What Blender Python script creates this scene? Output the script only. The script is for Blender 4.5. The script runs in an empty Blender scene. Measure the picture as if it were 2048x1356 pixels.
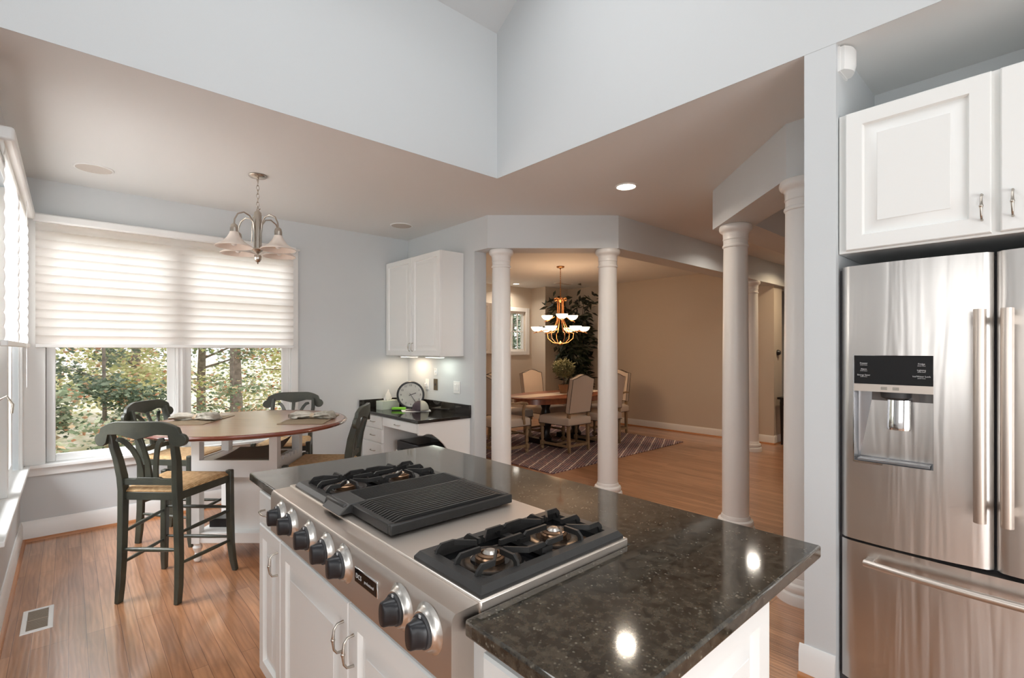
import bpy, bmesh, math, random
from mathutils import Matrix, Vector, Euler
random.seed(7)
PI = math.pi
SC = bpy.context.scene
COL = SC.collection

# ------------------------------------------------------------------ camera
A_VIEW = math.radians(48.03)
CAMZ = 1.44
cd = bpy.data.cameras.new('camera')
cam = bpy.data.objects.new('camera', cd)
COL.objects.link(cam)
cam.location = (0, 0, CAMZ)
cam.rotation_euler = (PI/2, 0, A_VIEW - PI/2)
cd.sensor_width = 36.0
cd.lens = 986.0/2048.0*36.0
cd.shift_y = 22.0/2048.0
cd.clip_start = 0.02
cd.clip_end = 200
SC.camera = cam

# ------------------------------------------------------------------ view
SC.view_settings.view_transform = 'Standard'
SC.view_settings.look = 'None'
SC.view_settings.gamma = 1
SC.view_settings.use_curve_mapping = False
SC.view_settings.exposure = -0.1
SC.cycles.max_bounces = 10
SC.cycles.diffuse_bounces = 6
SC.cycles.glossy_bounces = 5
SC.cycles.transmission_bounces = 8
SC.cycles.transparent_max_bounces = 16
SC.cycles.sample_clamp_indirect = 6
SC.cycles.use_denoising = True
SC.cycles.caustics_reflective = False
SC.cycles.caustics_refractive = False

# ------------------------------------------------------------------ world (overcast daylight)
w = bpy.data.worlds.new('sky')
SC.world = w
w.use_nodes = True
nt = w.node_tree
bg = nt.nodes['Background']
tc = nt.nodes.new('ShaderNodeTexCoord')
sep = nt.nodes.new('ShaderNodeSeparateXYZ')
rmp = nt.nodes.new('ShaderNodeValToRGB')
rmp.color_ramp.elements[0].position = 0.0
rmp.color_ramp.elements[0].color = (0.80, 0.80, 0.78, 1)
rmp.color_ramp.elements[1].position = 0.6
rmp.color_ramp.elements[1].color = (0.93, 0.97, 1.0, 1)
nt.links.new(tc.outputs['Generated'], sep.inputs[0])
nt.links.new(sep.outputs['Z'], rmp.inputs[0])
nt.links.new(rmp.outputs[0], bg.inputs[0])
bg.inputs[1].default_value = 2.0

sun = bpy.data.lights.new('hazy_sun', 'SUN'); sun.energy = 3.0; sun.angle = math.radians(35); sun.color = (1, .985, .96)
sun_o = bpy.data.objects.new('hazy_sun', sun); COL.objects.link(sun_o)
sun_o.rotation_euler = Vector((0.8, 0.42, 0.95)).to_track_quat('Z', 'Y').to_euler()

def area_light(name, loc, rot, sx, sy, power, color=(1, 1, 1), spread=None):
    l = bpy.data.lights.new(name, 'AREA')
    l.shape = 'RECTANGLE'; l.size = sx; l.size_y = sy
    l.energy = power; l.color = color
    if spread: l.spread = spread
    o = bpy.data.objects.new(name, l)
    o.location = loc; o.rotation_euler = rot
    COL.objects.link(o)
    return o

DAY = (0.985, 0.99, 1.0)
# unseen fill lamps added above the vault, and the kitchen windows behind the camera
area_light('vault_fill_north', (0.6, 2.3, 4.62), (math.radians(-31), 0, 0), 2.6, 0.9, 36, DAY)
area_light('vault_fill_south', (0.6, -1.3, 4.75), (math.radians(31), 0, 0), 2.6, 1.2, 31, DAY)
area_light('daylight_kitchen_window', (-1.72, -0.6, 1.65), (0, math.radians(-90), 0), 1.3, 2.4, 17, DAY)
area_light('daylight_patio_door', (0.2, -2.72, 1.15), (math.radians(90), 0, 0), 2.6, 2.0, 88, DAY)
area_light('daylight_nook_window', (-1.35, 4.2, 2.35), (0, math.radians(-52), 0), 1.3, 2.0, 190, DAY)
area_light('family_room_glow', (6.0, -2.5, 1.5), (math.radians(90), 0, 0), 3.0, 1.8, 10, (1, .9, .8))
area_light('shade_backlight', (0.8, 6.9, 2.95), (math.radians(-66), 0, 0), 3.0, 1.2, 38, DAY)  # lamp added outside the back window, aimed in so the pleated shade glows

# ------------------------------------------------------------------ helpers
def lin(c):
    c = c/255.0
    return c/12.92 if c <= 0.04045 else ((c+0.055)/1.055)**2.4
def rgb(r, g, b): return (lin(r), lin(g), lin(b), 1.0)

def mat(name, color, rough=0.5, metal=0.0, spec=None, coat=0.0, coat_rough=0.05, emit=None, emit_s=0.0, trans=0.0, aniso=0.0, bump=None, vary=None, ior=None):
    m = bpy.data.materials.new(name)
    m.use_nodes = True
    n = m.node_tree; b = n.nodes['Principled BSDF']
    b.inputs['Base Color'].default_value = color
    b.inputs['Roughness'].default_value = rough
    b.inputs['Metallic'].default_value = metal
    if spec is not None: b.inputs['Specular IOR Level'].default_value = spec
    if ior: b.inputs['IOR'].default_value = ior
    b.inputs['Coat Weight'].default_value = coat
    b.inputs['Coat Roughness'].default_value = coat_rough
    b.inputs['Transmission Weight'].default_value = trans
    b.inputs['Anisotropic'].default_value = aniso
    if emit:
        b.inputs['Emission Color'].default_value = emit
        b.inputs['Emission Strength'].default_value = emit_s
    if bump:
        sc, st = bump[0], bump[1]
        t = n.nodes.new('ShaderNodeTexCoord'); no = n.nodes.new('ShaderNodeTexNoise'); bp = n.nodes.new('ShaderNodeBump')
        no.inputs['Scale'].default_value = sc
        if len(bump) > 2:
            mp = n.nodes.new('ShaderNodeMapping'); mp.inputs['Scale'].default_value = bump[2]
            n.links.new(t.outputs['Object'], mp.inputs[0]); n.links.new(mp.outputs[0], no.inputs['Vector'])
        else:
            n.links.new(t.outputs['Object'], no.inputs['Vector'])
        bp.inputs['Strength'].default_value = st
        bp.inputs['Distance'].default_value = 0.01
        n.links.new(no.outputs['Fac'], bp.inputs['Height'])
        n.links.new(bp.outputs[0], b.inputs['Normal'])
    if vary:
        c2, sc = vary[0], vary[1]
        t = n.nodes.new('ShaderNodeTexCoord'); no = n.nodes.new('ShaderNodeTexNoise'); r = n.nodes.new('ShaderNodeValToRGB')
        no.inputs['Scale'].default_value = sc; no.inputs['Detail'].default_value = 5
        if len(vary) > 2:
            mp = n.nodes.new('ShaderNodeMapping'); mp.inputs['Scale'].default_value = vary[2]
            n.links.new(t.outputs['Object'], mp.inputs[0]); n.links.new(mp.outputs[0], no.inputs['Vector'])
        else:
            n.links.new(t.outputs['Object'], no.inputs['Vector'])
        r.color_ramp.elements[0].position = 0.35; r.color_ramp.elements[1].position = 0.65
        r.color_ramp.elements[0].color = color; r.color_ramp.elements[1].color = c2
        n.links.new(no.outputs['Fac'], r.inputs[0]); n.links.new(r.outputs[0], b.inputs['Base Color'])
    return m

M = {}
M['wall'] = mat('wall_paint', rgb(206, 210, 212), 0.6, bump=(350, 0.04))
M['wall_warm_lit'] = mat('wall_paint_warm_lit', rgb(206, 196, 182), 0.6, bump=(350, 0.04))  # same paint as the kitchen walls, warm lamp light mixed into the colour
M['ceil'] = mat('ceiling_paint', rgb(226, 227, 226), 0.7, bump=(300, 0.04))
M['white'] = mat('white_trim', rgb(236, 237, 236), 0.35)
M['whitew'] = mat('white_cabinet', rgb(236, 237, 235), 0.32)
M['column'] = mat('column_paint', rgb(232, 230, 227), 0.3)
M['steel'] = mat('brushed_steel', rgb(208, 197, 187), 0.38, 1.0, aniso=0.5, bump=(60, 0.03, (1, 40, 1)))
M['steeltop'] = mat('satin_steel_top', rgb(232, 222, 212), 0.42, 1.0, bump=(60, 0.02, (40, 1, 1)))
M['chrome'] = mat('polished_chrome', rgb(225, 225, 225), 0.1, 1.0)
M['satin'] = mat('satin_chrome', rgb(222, 218, 212), 0.26, 1.0)
M['nickel'] = mat('brushed_nickel', rgb(190, 182, 172), 0.25, 1.0)
M['black'] = mat('black_plastic', rgb(24, 24, 28), 0.35)
M['iron'] = mat('cast_iron', rgb(46, 45, 44), 0.38, 0.25, bump=(500, 0.12))
M['ironl'] = mat('grey_enamel', rgb(60, 59, 58), 0.35, 0.3, bump=(400, 0.06))
M['bowl'] = mat('burner_bowl_enamel', rgb(60, 52, 46), 0.22, 0.2)
M['blackgloss'] = mat('black_gloss', rgb(12, 12, 14), 0.08)
M['brass'] = mat('burner_brass', rgb(150, 120, 95), 0.3, 1.0)
M['green'] = mat('green_stain', rgb(50, 53, 46), 0.42, coat=0.1, bump=(60, 0.08, (1, 1, 6)), vary=(rgb(66, 68, 57), 8))
M['fabric_chair'] = mat('linen', rgb(205, 192, 178), 0.85, bump=(700, 0.2))
M['oakgrey'] = mat('weathered_oak', rgb(140, 116, 88), 0.6, vary=(rgb(158, 134, 104), 25))
M['piping'] = mat('dark_piping', rgb(60, 50, 42), 0.7)
M['gold'] = mat('antique_gold', rgb(196, 140, 90), 0.32, 0.9)
M['pot'] = mat('terracotta', rgb(150, 112, 82), 0.8)
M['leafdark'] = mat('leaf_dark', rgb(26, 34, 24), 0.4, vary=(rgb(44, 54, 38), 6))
M['stem'] = mat('stem_brown', rgb(80, 62, 45), 0.8)
M['topiary'] = mat('leaf_topiary', rgb(88, 94, 62), 0.6, vary=(rgb(120, 122, 84), 30))
M['soil'] = mat('soil', rgb(50, 38, 28), 0.9)
M['paper'] = mat('paper_white', rgb(235, 232, 228), 0.8)
M['limeg'] = mat('lime_plastic', rgb(126, 200, 50), 0.4)
M['cardboard'] = mat('tissue_card', rgb(196, 204, 190), 0.7)
M['rubber'] = mat('dark_grey', rgb(60, 60, 62), 0.5)
M['mat_tan'] = mat('woven_tan', rgb(140, 122, 98), 0.85, bump=(900, 0.4))
M['mat_brown'] = mat('woven_brown', rgb(108, 96, 82), 0.85, bump=(700, 0.4))
M['napkin'] = mat('napkin_cloth', rgb(212, 206, 194), 0.85, vary=(rgb(150, 146, 134), 14), bump=(30, 0.5))
M['ring'] = mat('wicker_ring', rgb(196, 176, 150), 0.7)
M['woodedge'] = mat('shoe_moulding_oak', rgb(176, 118, 74), 0.35)
M['capdark'] = mat('cap_purple_grey', rgb(72, 60, 66), 0.85)
M['capmesh'] = mat('cap_mesh', rgb(176, 170, 156), 0.85)
M['glassf'] = mat('lamp_on', rgb(255, 220, 180), 0.4, emit=(1.0, 0.80, 0.58, 1), emit_s=2.6)
M['lampshade'] = mat('frosted_alabaster', rgb(225, 214, 204), 0.35, trans=0.0)
M['lens'] = mat('lamp_lens', rgb(255, 250, 240), 0.4, emit=(1.0, 0.93, 0.82, 1), emit_s=16)
M['ledwarm'] = mat('led_warm', rgb(255, 240, 210), 0.4, emit=(1.0, 0.82, 0.6, 1), emit_s=10)
M['ledcool'] = mat('led_cool', rgb(240, 250, 240), 0.4, emit=(0.9, 1.0, 0.85, 1), emit_s=10)
M['dispgrey'] = mat('dispenser_grey', rgb(150, 150, 152), 0.22, 0.6)
M['gasket'] = mat('dark_gasket', rgb(66, 64, 68), 0.6)
M['speaker'] = mat('speaker_grille', rgb(196, 188, 180), 0.8)
M['ventdark'] = mat('vent_tan', rgb(150, 136, 120), 0.5, 0.3)
M['mahog'] = mat('mahogany_edge', rgb(112, 52, 32), 0.25, coat=0.4)
M['ebony'] = mat('ebony_wood', rgb(22, 18, 18), 0.3)
M['bronze'] = mat('bronze_plate', rgb(122, 110, 92), 0.4, 0.8)
M['silver_txt'] = mat('silver_print', rgb(205, 205, 205), 0.4)
M['textdark'] = mat('dark_print', rgb(40, 38, 40), 0.6)

def glass_mat(name):
    m = bpy.data.materials.new(name); m.use_nodes = True
    n = m.node_tree; n.nodes.remove(n.nodes['Principled BSDF'])
    o = n.nodes['Material Output']
    t = n.nodes.new('ShaderNodeBsdfTransparent'); g = n.nodes.new('ShaderNodeBsdfGlossy'); mx = n.nodes.new('ShaderNodeMixShader'); f = n.nodes.new('ShaderNodeFresnel')
    g.inputs['Roughness'].default_value = 0.02
    f.inputs[0].default_value = 1.12
    n.links.new(f.outputs[0], mx.inputs[0]); n.links.new(t.outputs[0], mx.inputs[1]); n.links.new(g.outputs[0], mx.inputs[2]); n.links.new(mx.outputs[0], o.inputs[0])
    return m
M['glass'] = glass_mat('window_glass')

def shade_mat():
    m = bpy.data.materials.new('pleated_shade'); m.use_nodes = True
    n = m.node_tree; n.nodes.remove(n.nodes['Principled BSDF'])
    o = n.nodes['Material Output']
    d = n.nodes.new('ShaderNodeBsdfDiffuse'); t = n.nodes.new('ShaderNodeBsdfTranslucent'); mx = n.nodes.new('ShaderNodeMixShader')
    d.inputs[0].default_value = rgb(240, 236, 232); t.inputs[0].default_value = rgb(250, 247, 244)
    mx.inputs[0].default_value = 0.8
    n.links.new(d.outputs[0], mx.inputs[1]); n.links.new(t.outputs[0], mx.inputs[2]); n.links.new(mx.outputs[0], o.inputs[0])
    return m
M['shade'] = shade_mat()

def wood_floor():
    m = bpy.data.materials.new('oak_strip_floor'); m.use_nodes = True
    n = m.node_tree; b = n.nodes['Principled BSDF']; L = n.links
    t = n.nodes.new('ShaderNodeTexCoord')
    mp = n.nodes.new('ShaderNodeMapping'); mp.inputs['Rotation'].default_value = (0, 0, PI/2)
    L.new(t.outputs['Object'], mp.inputs[0])
    br = n.nodes.new('ShaderNodeTexBrick')
    br.offset = 0.37; br.offset_frequency = 3
    br.inputs['Scale'].default_value = 1.0
    br.inputs['Brick Width'].default_value = 1.1
    br.inputs['Row Height'].default_value = 0.068
    br.inputs['Mortar Size'].default_value = 0.0012
    br.inputs['Color1'].default_value = rgb(198, 148, 110)
    br.inputs['Color2'].default_value = rgb(172, 122, 86)
    br.inputs['Mortar'].default_value = rgb(120, 78, 52)
    L.new(mp.outputs[0], br.inputs['Vector'])
    # stretched grain
    mp2 = n.nodes.new('ShaderNodeMapping'); mp2.inputs['Scale'].default_value = (22, 2.2, 1)
    L.new(t.outputs['Object'], mp2.inputs[0])
    no = n.nodes.new('ShaderNodeTexNoise'); no.inputs['Scale'].default_value = 1.0; no.inputs['Detail'].default_value = 6; no.inputs['Distortion'].default_value = 1.2
    L.new(mp2.outputs[0], no.inputs['Vector'])
    wv = n.nodes.new('ShaderNodeTexWave'); wv.bands_direction = 'X'; wv.inputs['Scale'].default_value = 9; wv.inputs['Distortion'].default_value = 9; wv.inputs['Detail'].default_value = 2; wv.inputs['Detail Scale'].default_value = 0.6
    mp3 = n.nodes.new('ShaderNodeMapping'); mp3.inputs['Scale'].default_value = (1.6, 0.35, 1)
    L.new(t.outputs['Object'], mp3.inputs[0]); L.new(mp3.outputs[0], wv.inputs['Vector'])
    r = n.nodes.new('ShaderNodeValToRGB'); r.color_ramp.elements[0].position = 0.3; r.color_ramp.elements[1].position = 0.75
    r.color_ramp.elements[0].color = (0.66, 0.62, 0.58, 1); r.color_ramp.elements[1].color = (1.15, 1.12, 1.1, 1)
    L.new(no.outputs['Fac'], r.inputs[0])
    mx = n.nodes.new('ShaderNodeMix'); mx.data_type = 'RGBA'; mx.blend_type = 'MULTIPLY'; mx.inputs[0].default_value = 0.9
    L.new(br.outputs['Color'], mx.inputs[6]); L.new(r.outputs[0], mx.inputs[7])
    r2 = n.nodes.new('ShaderNodeValToRGB'); r2.color_ramp.elements[0].color = (0.82, 0.78, 0.74, 1); r2.color_ramp.elements[1].color = (1.05, 1.05, 1.05, 1)
    r2.color_ramp.elements[0].position = 0.1; r2.color_ramp.elements[1].position = 0.45
    L.new(wv.outputs['Fac'], r2.inputs[0])
    mx2 = n.nodes.new('ShaderNodeMix'); mx2.data_type = 'RGBA'; mx2.blend_type = 'MULTIPLY'; mx2.inputs[0].default_value = 0.5
    L.new(mx.outputs[2], mx2.inputs[6]); L.new(r2.outputs[0], mx2.inputs[7])
    L.new(mx2.outputs[2], b.inputs['Base Color'])
    b.inputs['Roughness'].default_value = 0.34
    b.inputs['Coat Weight'].default_value = 0.8; b.inputs['Coat Roughness'].default_value = 0.16; b.inputs['Coat IOR'].default_value = 1.8
    bp = n.nodes.new('ShaderNodeBump'); bp.inputs['Strength'].default_value = 0.12; bp.inputs['Distance'].default_value = 0.004
    L.new(wv.outputs['Fac'], bp.inputs['Height']); L.new(bp.outputs[0], b.inputs['Normal'])
    return m
M['floor'] = wood_floor()

def wood_mat(name, c1, c2, rough=0.3, scale=(3, 26, 3), coat=0.3):
    m = bpy.data.materials.new(name); m.use_nodes = True
    n = m.node_tree; b = n.nodes['Principled BSDF']; L = n.links
    t = n.nodes.new('ShaderNodeTexCoord'); mp = n.nodes.new('ShaderNodeMapping'); mp.inputs['Scale'].default_value = scale
    no = n.nodes.new('ShaderNodeTexNoise'); no.inputs['Scale'].default_value = 1.5; no.inputs['Detail'].default_value = 6; no.inputs['Distortion'].default_value = 0.6
    r = n.nodes.new('ShaderNodeValToRGB'); r.color_ramp.elements[0].color = c1; r.color_ramp.elements[1].color = c2
    r.color_ramp.elements[0].position = 0.3; r.color_ramp.elements[1].position = 0.7
    L.new(t.outputs['Object'], mp.inputs[0]); L.new(mp.outputs[0], no.inputs['Vector']); L.new(no.outputs['Fac'], r.inputs[0]); L.new(r.outputs[0], b.inputs['Base Color'])
    b.inputs['Roughness'].default_value = rough; b.inputs['Coat Weight'].default_value = coat; b.inputs['Coat Roughness'].default_value = 0.2; b.inputs['Coat IOR'].default_value = 1.8
    return m
M['tabletop'] = wood_mat('table_cherry', rgb(146, 94, 66), rgb(170, 118, 88), 0.3, coat=1.0)
M['dtable'] = wood_mat('dining_table_wood', rgb(118, 60, 34), rgb(148, 84, 50), 0.3)

def granite(name, base, fleck, dark):
    m = bpy.data.materials.new(name); m.use_nodes = True
    n = m.node_tree; b = n.nodes['Principled BSDF']; L = n.links
    t = n.nodes.new('ShaderNodeTexCoord')
    no = n.nodes.new('ShaderNodeTexNoise'); no.inputs['Scale'].default_value = 42; no.inputs['Detail'].default_value = 8; no.inputs['Roughness'].default_value = 0.7
    L.new(t.outputs['Object'], no.inputs['Vector'])
    r = n.nodes.new('ShaderNodeValToRGB'); r.color_ramp.elements[0].color = dark; r.color_ramp.elements[1].color = base
    r.color_ramp.elements[0].position = 0.38; r.color_ramp.elements[1].position = 0.62
    L.new(no.outputs['Fac'], r.inputs[0])
    vo = n.nodes.new('ShaderNodeTexVoronoi'); vo.inputs['Scale'].default_value = 95; vo.inputs['Randomness'].default_value = 1
    L.new(t.outputs['Object'], vo.inputs['Vector'])
    r2 = n.nodes.new('ShaderNodeValToRGB'); r2.color_ramp.elements[0].color = (1, 1, 1, 1); r2.color_ramp.elements[1].color = (0, 0, 0, 1)
    r2.color_ramp.elements[0].position = 0.12; r2.color_ramp.elements[1].position = 0.30
    L.new(vo.outputs['Distance'], r2.inputs[0])
    n2 = n.nodes.new('ShaderNodeTexNoise'); n2.inputs['Scale'].default_value = 30; n2.inputs['Detail'].default_value = 3
    L.new(t.outputs['Object'], n2.inputs['Vector'])
    r3 = n.nodes.new('ShaderNodeValToRGB'); r3.color_ramp.elements[0].position = 0.5; r3.color_ramp.elements[1].position = 0.62
    L.new(n2.outputs['Fac'], r3.inputs[0])
    mu = n.nodes.new('ShaderNodeMath'); mu.operation = 'MULTIPLY'
    L.new(r2.outputs[0], mu.inputs[0]); L.new(r3.outputs[0], mu.inputs[1])
    mx = n.nodes.new('ShaderNodeMix'); mx.data_type = 'RGBA'
    L.new(mu.outputs[0], mx.inputs[0]); L.new(r.outputs[0], mx.inputs[6]); mx.inputs[7].default_value = fleck
    L.new(mx.outputs[2], b.inputs['Base Color'])
    b.inputs['Roughness'].default_value = 0.07
    b.inputs['IOR'].default_value = 1.6
    return m
M['granite'] = granite('granite_brown', rgb(78, 71, 60), rgb(124, 119, 107), rgb(36, 32, 26))
M['graniteb'] = granite('granite_black', rgb(40, 36, 33), rgb(90, 86, 80), rgb(18, 15, 14))

def steel_door():
    m = bpy.data.materials.new('refrigerator_steel'); m.use_nodes = True
    n = m.node_tree; b = n.nodes['Principled BSDF']; L = n.links
    b.inputs['Base Color'].default_value = rgb(212, 208, 204); b.inputs['Metallic'].default_value = 1; b.inputs['Roughness'].default_value = 0.31
    b.inputs['Anisotropic'].default_value = 0.6
    t = n.nodes.new('ShaderNodeTexCoord')
    mp = n.nodes.new('ShaderNodeMapping'); mp.inputs['Scale'].default_value = (1, 13, 0.9)
    no = n.nodes.new('ShaderNodeTexNoise'); no.inputs['Scale'].default_value = 1.0; no.inputs['Detail'].default_value = 2; no.inputs['Distortion'].default_value = 0.5
    L.new(t.outputs['Object'], mp.inputs[0]); L.new(mp.outputs[0], no.inputs['Vector'])
    bp = n.nodes.new('ShaderNodeBump'); bp.inputs['Strength'].default_value = 0.8; bp.inputs['Distance'].default_value = 0.009
    L.new(no.outputs['Fac'], bp.inputs['Height']); L.new(bp.outputs[0], b.inputs['Normal'])
    return m
M['fridge'] = steel_door()

def rush_mat():
    m = bpy.data.materials.new('woven_rush'); m.use_nodes = True
    n = m.node_tree; b = n.nodes['Principled BSDF']; L = n.links
    t = n.nodes.new('ShaderNodeTexCoord'); sp = n.nodes.new('ShaderNodeSeparateXYZ'); L.new(t.outputs['Object'], sp.inputs[0])
    ax = n.nodes.new('ShaderNodeMath'); ax.operation = 'ABSOLUTE'; ay = n.nodes.new('ShaderNodeMath'); ay.operation = 'ABSOLUTE'
    L.new(sp.outputs[0], ax.inputs[0]); L.new(sp.outputs[1], ay.inputs[0])
    mx = n.nodes.new('ShaderNodeMath'); mx.operation = 'MAXIMUM'; L.new(ax.outputs[0], mx.inputs[0]); L.new(ay.outputs[0], mx.inputs[1])
    s = n.nodes.new('ShaderNodeMath'); s.operation = 'MULTIPLY'; s.inputs[1].default_value = 900; L.new(mx.outputs[0], s.inputs[0])
    si = n.nodes.new('ShaderNodeMath'); si.operation = 'SINE'; L.new(s.outputs[0], si.inputs[0])
    no = n.nodes.new('ShaderNodeTexNoise'); no.inputs['Scale'].default_value = 40; L.new(t.outputs['Object'], no.inputs['Vector'])
    ad = n.nodes.new('ShaderNodeMath'); ad.operation = 'MULTIPLY_ADD'; ad.inputs[1].default_value = 0.2; L.new(si.outputs[0], ad.inputs[0]); L.new(no.outputs['Fac'], ad.inputs[2])
    r = n.nodes.new('ShaderNodeValToRGB'); r.color_ramp.elements[0].color = rgb(176, 136, 90); r.color_ramp.elements[1].color = rgb(226, 192, 144)
    r.color_ramp.elements[0].position = 0.25; r.color_ramp.elements[1].position = 0.7
    L.new(ad.outputs[0], r.inputs[0]); L.new(r.outputs[0], b.inputs['Base Color']); b.inputs['Roughness'].default_value = 0.7
    bp = n.nodes.new('ShaderNodeBump'); bp.inputs['Strength'].default_value = 0.4; bp.inputs['Distance'].default_value = 0.003
    L.new(si.outputs[0], bp.inputs['Height']); L.new(bp.outputs[0], b.inputs['Normal'])
    return m
M['rush'] = rush_mat()

def rug_mat():
    m = bpy.data.materials.new('rug_weave'); m.use_nodes = True
    n = m.node_tree; b = n.nodes['Principled BSDF']; L = n.links
    t = n.nodes.new('ShaderNodeTexCoord')
    def stripes(ang, scale, p0, p1):
        mp = n.nodes.new('ShaderNodeMapping'); mp.inputs['Rotation'].default_value = (0, 0, ang)
        L.new(t.outputs['Object'], mp.inputs[0])
        wv = n.nodes.new('ShaderNodeTexWave'); wv.bands_direction = 'Y'; wv.inputs['Scale'].default_value = scale; wv.inputs['Distortion'].default_value = 0.6; wv.inputs['Detail Scale'].default_value = 6
        L.new(mp.outputs[0], wv.inputs['Vector'])
        r = n.nodes.new('ShaderNodeValToRGB'); r.color_ramp.elements[0].position = p0; r.color_ramp.elements[1].position = p1
        L.new(wv.outputs['Fac'], r.inputs[0]); return r
    a = stripes(math.radians(-27), 2.0, 0.93, 0.99)
    a2 = stripes(math.radians(27), 10, 0.45, 0.95)
    a3 = stripes(math.radians(-27), 10.0, 0.45, 0.95)
    mu = n.nodes.new('ShaderNodeMath'); mu.operation = 'MULTIPLY'; L.new(a2.outputs[0], mu.inputs[0]); L.new(a3.outputs[0], mu.inputs[1])
    mxx = n.nodes.new('ShaderNodeMath'); mxx.operation = 'MAXIMUM'; L.new(a.outputs[0], mxx.inputs[0]); L.new(mu.outputs[0], mxx.inputs[1])
    no = n.nodes.new('ShaderNodeTexNoise'); no.inputs['Scale'].default_value = 18; L.new(t.outputs['Object'], no.inputs['Vector'])
    rr = n.nodes.new('ShaderNodeValToRGB'); rr.color_ramp.elements[0].color = rgb(86, 76, 92); rr.color_ramp.elements[1].color = rgb(134, 96, 98)
    rr.color_ramp.elements[0].position = 0.4; rr.color_ramp.elements[1].position = 0.65
    L.new(no.outputs['Fac'], rr.inputs[0])
    mx = n.nodes.new('ShaderNodeMix'); mx.data_type = 'RGBA'; L.new(mxx.outputs[0], mx.inputs[0]); L.new(rr.outputs[0], mx.inputs[6]); mx.inputs[7].default_value = rgb(214, 200, 190)
    L.new(mx.outputs[2], b.inputs['Base Color']); b.inputs['Roughness'].default_value = 0.95
    return m
M['rug'] = rug_mat()

def leaf_mat(name, c1, c2, c3):
    m = bpy.data.materials.new(name); m.use_nodes = True
    n = m.node_tree; n.nodes.remove(n.nodes['Principled BSDF']); L = n.links
    o = n.nodes['Material Output']
    g = n.nodes.new('ShaderNodeNewGeometry')
    r = n.nodes.new('ShaderNodeValToRGB'); r.color_ramp.elements[0].color = c1; r.color_ramp.elements[1].color = c3
    e = r.color_ramp.elements.new(0.5); e.color = c2
    L.new(g.outputs['Random Per Island'], r.inputs[0])
    d = n.nodes.new('ShaderNodeBsdfDiffuse'); t = n.nodes.new('ShaderNodeBsdfTranslucent'); mx = n.nodes.new('ShaderNodeMixShader'); mx.inputs[0].default_value = 0.35
    L.new(r.outputs[0], d.inputs[0]); L.new(r.outputs[0], t.inputs[0]); L.new(d.outputs[0], mx.inputs[1]); L.new(t.outputs[0], mx.inputs[2]); L.new(mx.outputs[0], o.inputs[0])
    return m
M['leaf_grn'] = leaf_mat('maple_leaf_green', rgb(104, 122, 98), rgb(150, 164, 130), rgb(200, 204, 176))
M['leaf_yel'] = leaf_mat('leaf_yellow_green', rgb(160, 166, 110), rgb(200, 200, 144), rgb(222, 214, 170))
M['leaf_org'] = leaf_mat('leaf_autumn', rgb(186, 130, 98), rgb(206, 164, 132), rgb(226, 204, 170))
M['leaf_fir'] = leaf_mat('leaf_dark_green', rgb(84, 100, 84), rgb(120, 134, 112), rgb(168, 178, 154))
M['bark'] = mat('bark', rgb(140, 128, 116), 0.9, bump=(30, 0.5), vary=(rgb(108, 96, 86), 12))
M['ground'] = mat('leaf_litter', rgb(214, 204, 192), 0.95, vary=(rgb(170, 164, 130), 3))

def setk(o, label=None, cat=None, group=None, kind=None):
    if label: o['label'] = label
    if cat: o['category'] = cat
    if group: o['group'] = group
    if kind: o['kind'] = kind
    return o

ROOTM = {}
def thing(name, loc=(0, 0, 0), rz=0.0, label=None, cat=None, group=None, kind=None):
    o = bpy.data.objects.new(name, None)
    o.empty_display_size = 0.1
    COL.objects.link(o)
    o.location = loc; o.rotation_euler = (0, 0, rz)
    ROOTM[o.name] = Matrix.Translation(Vector(loc)) @ Matrix.Rotation(rz, 4, 'Z')
    return setk(o, label, cat, group, kind)

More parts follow.
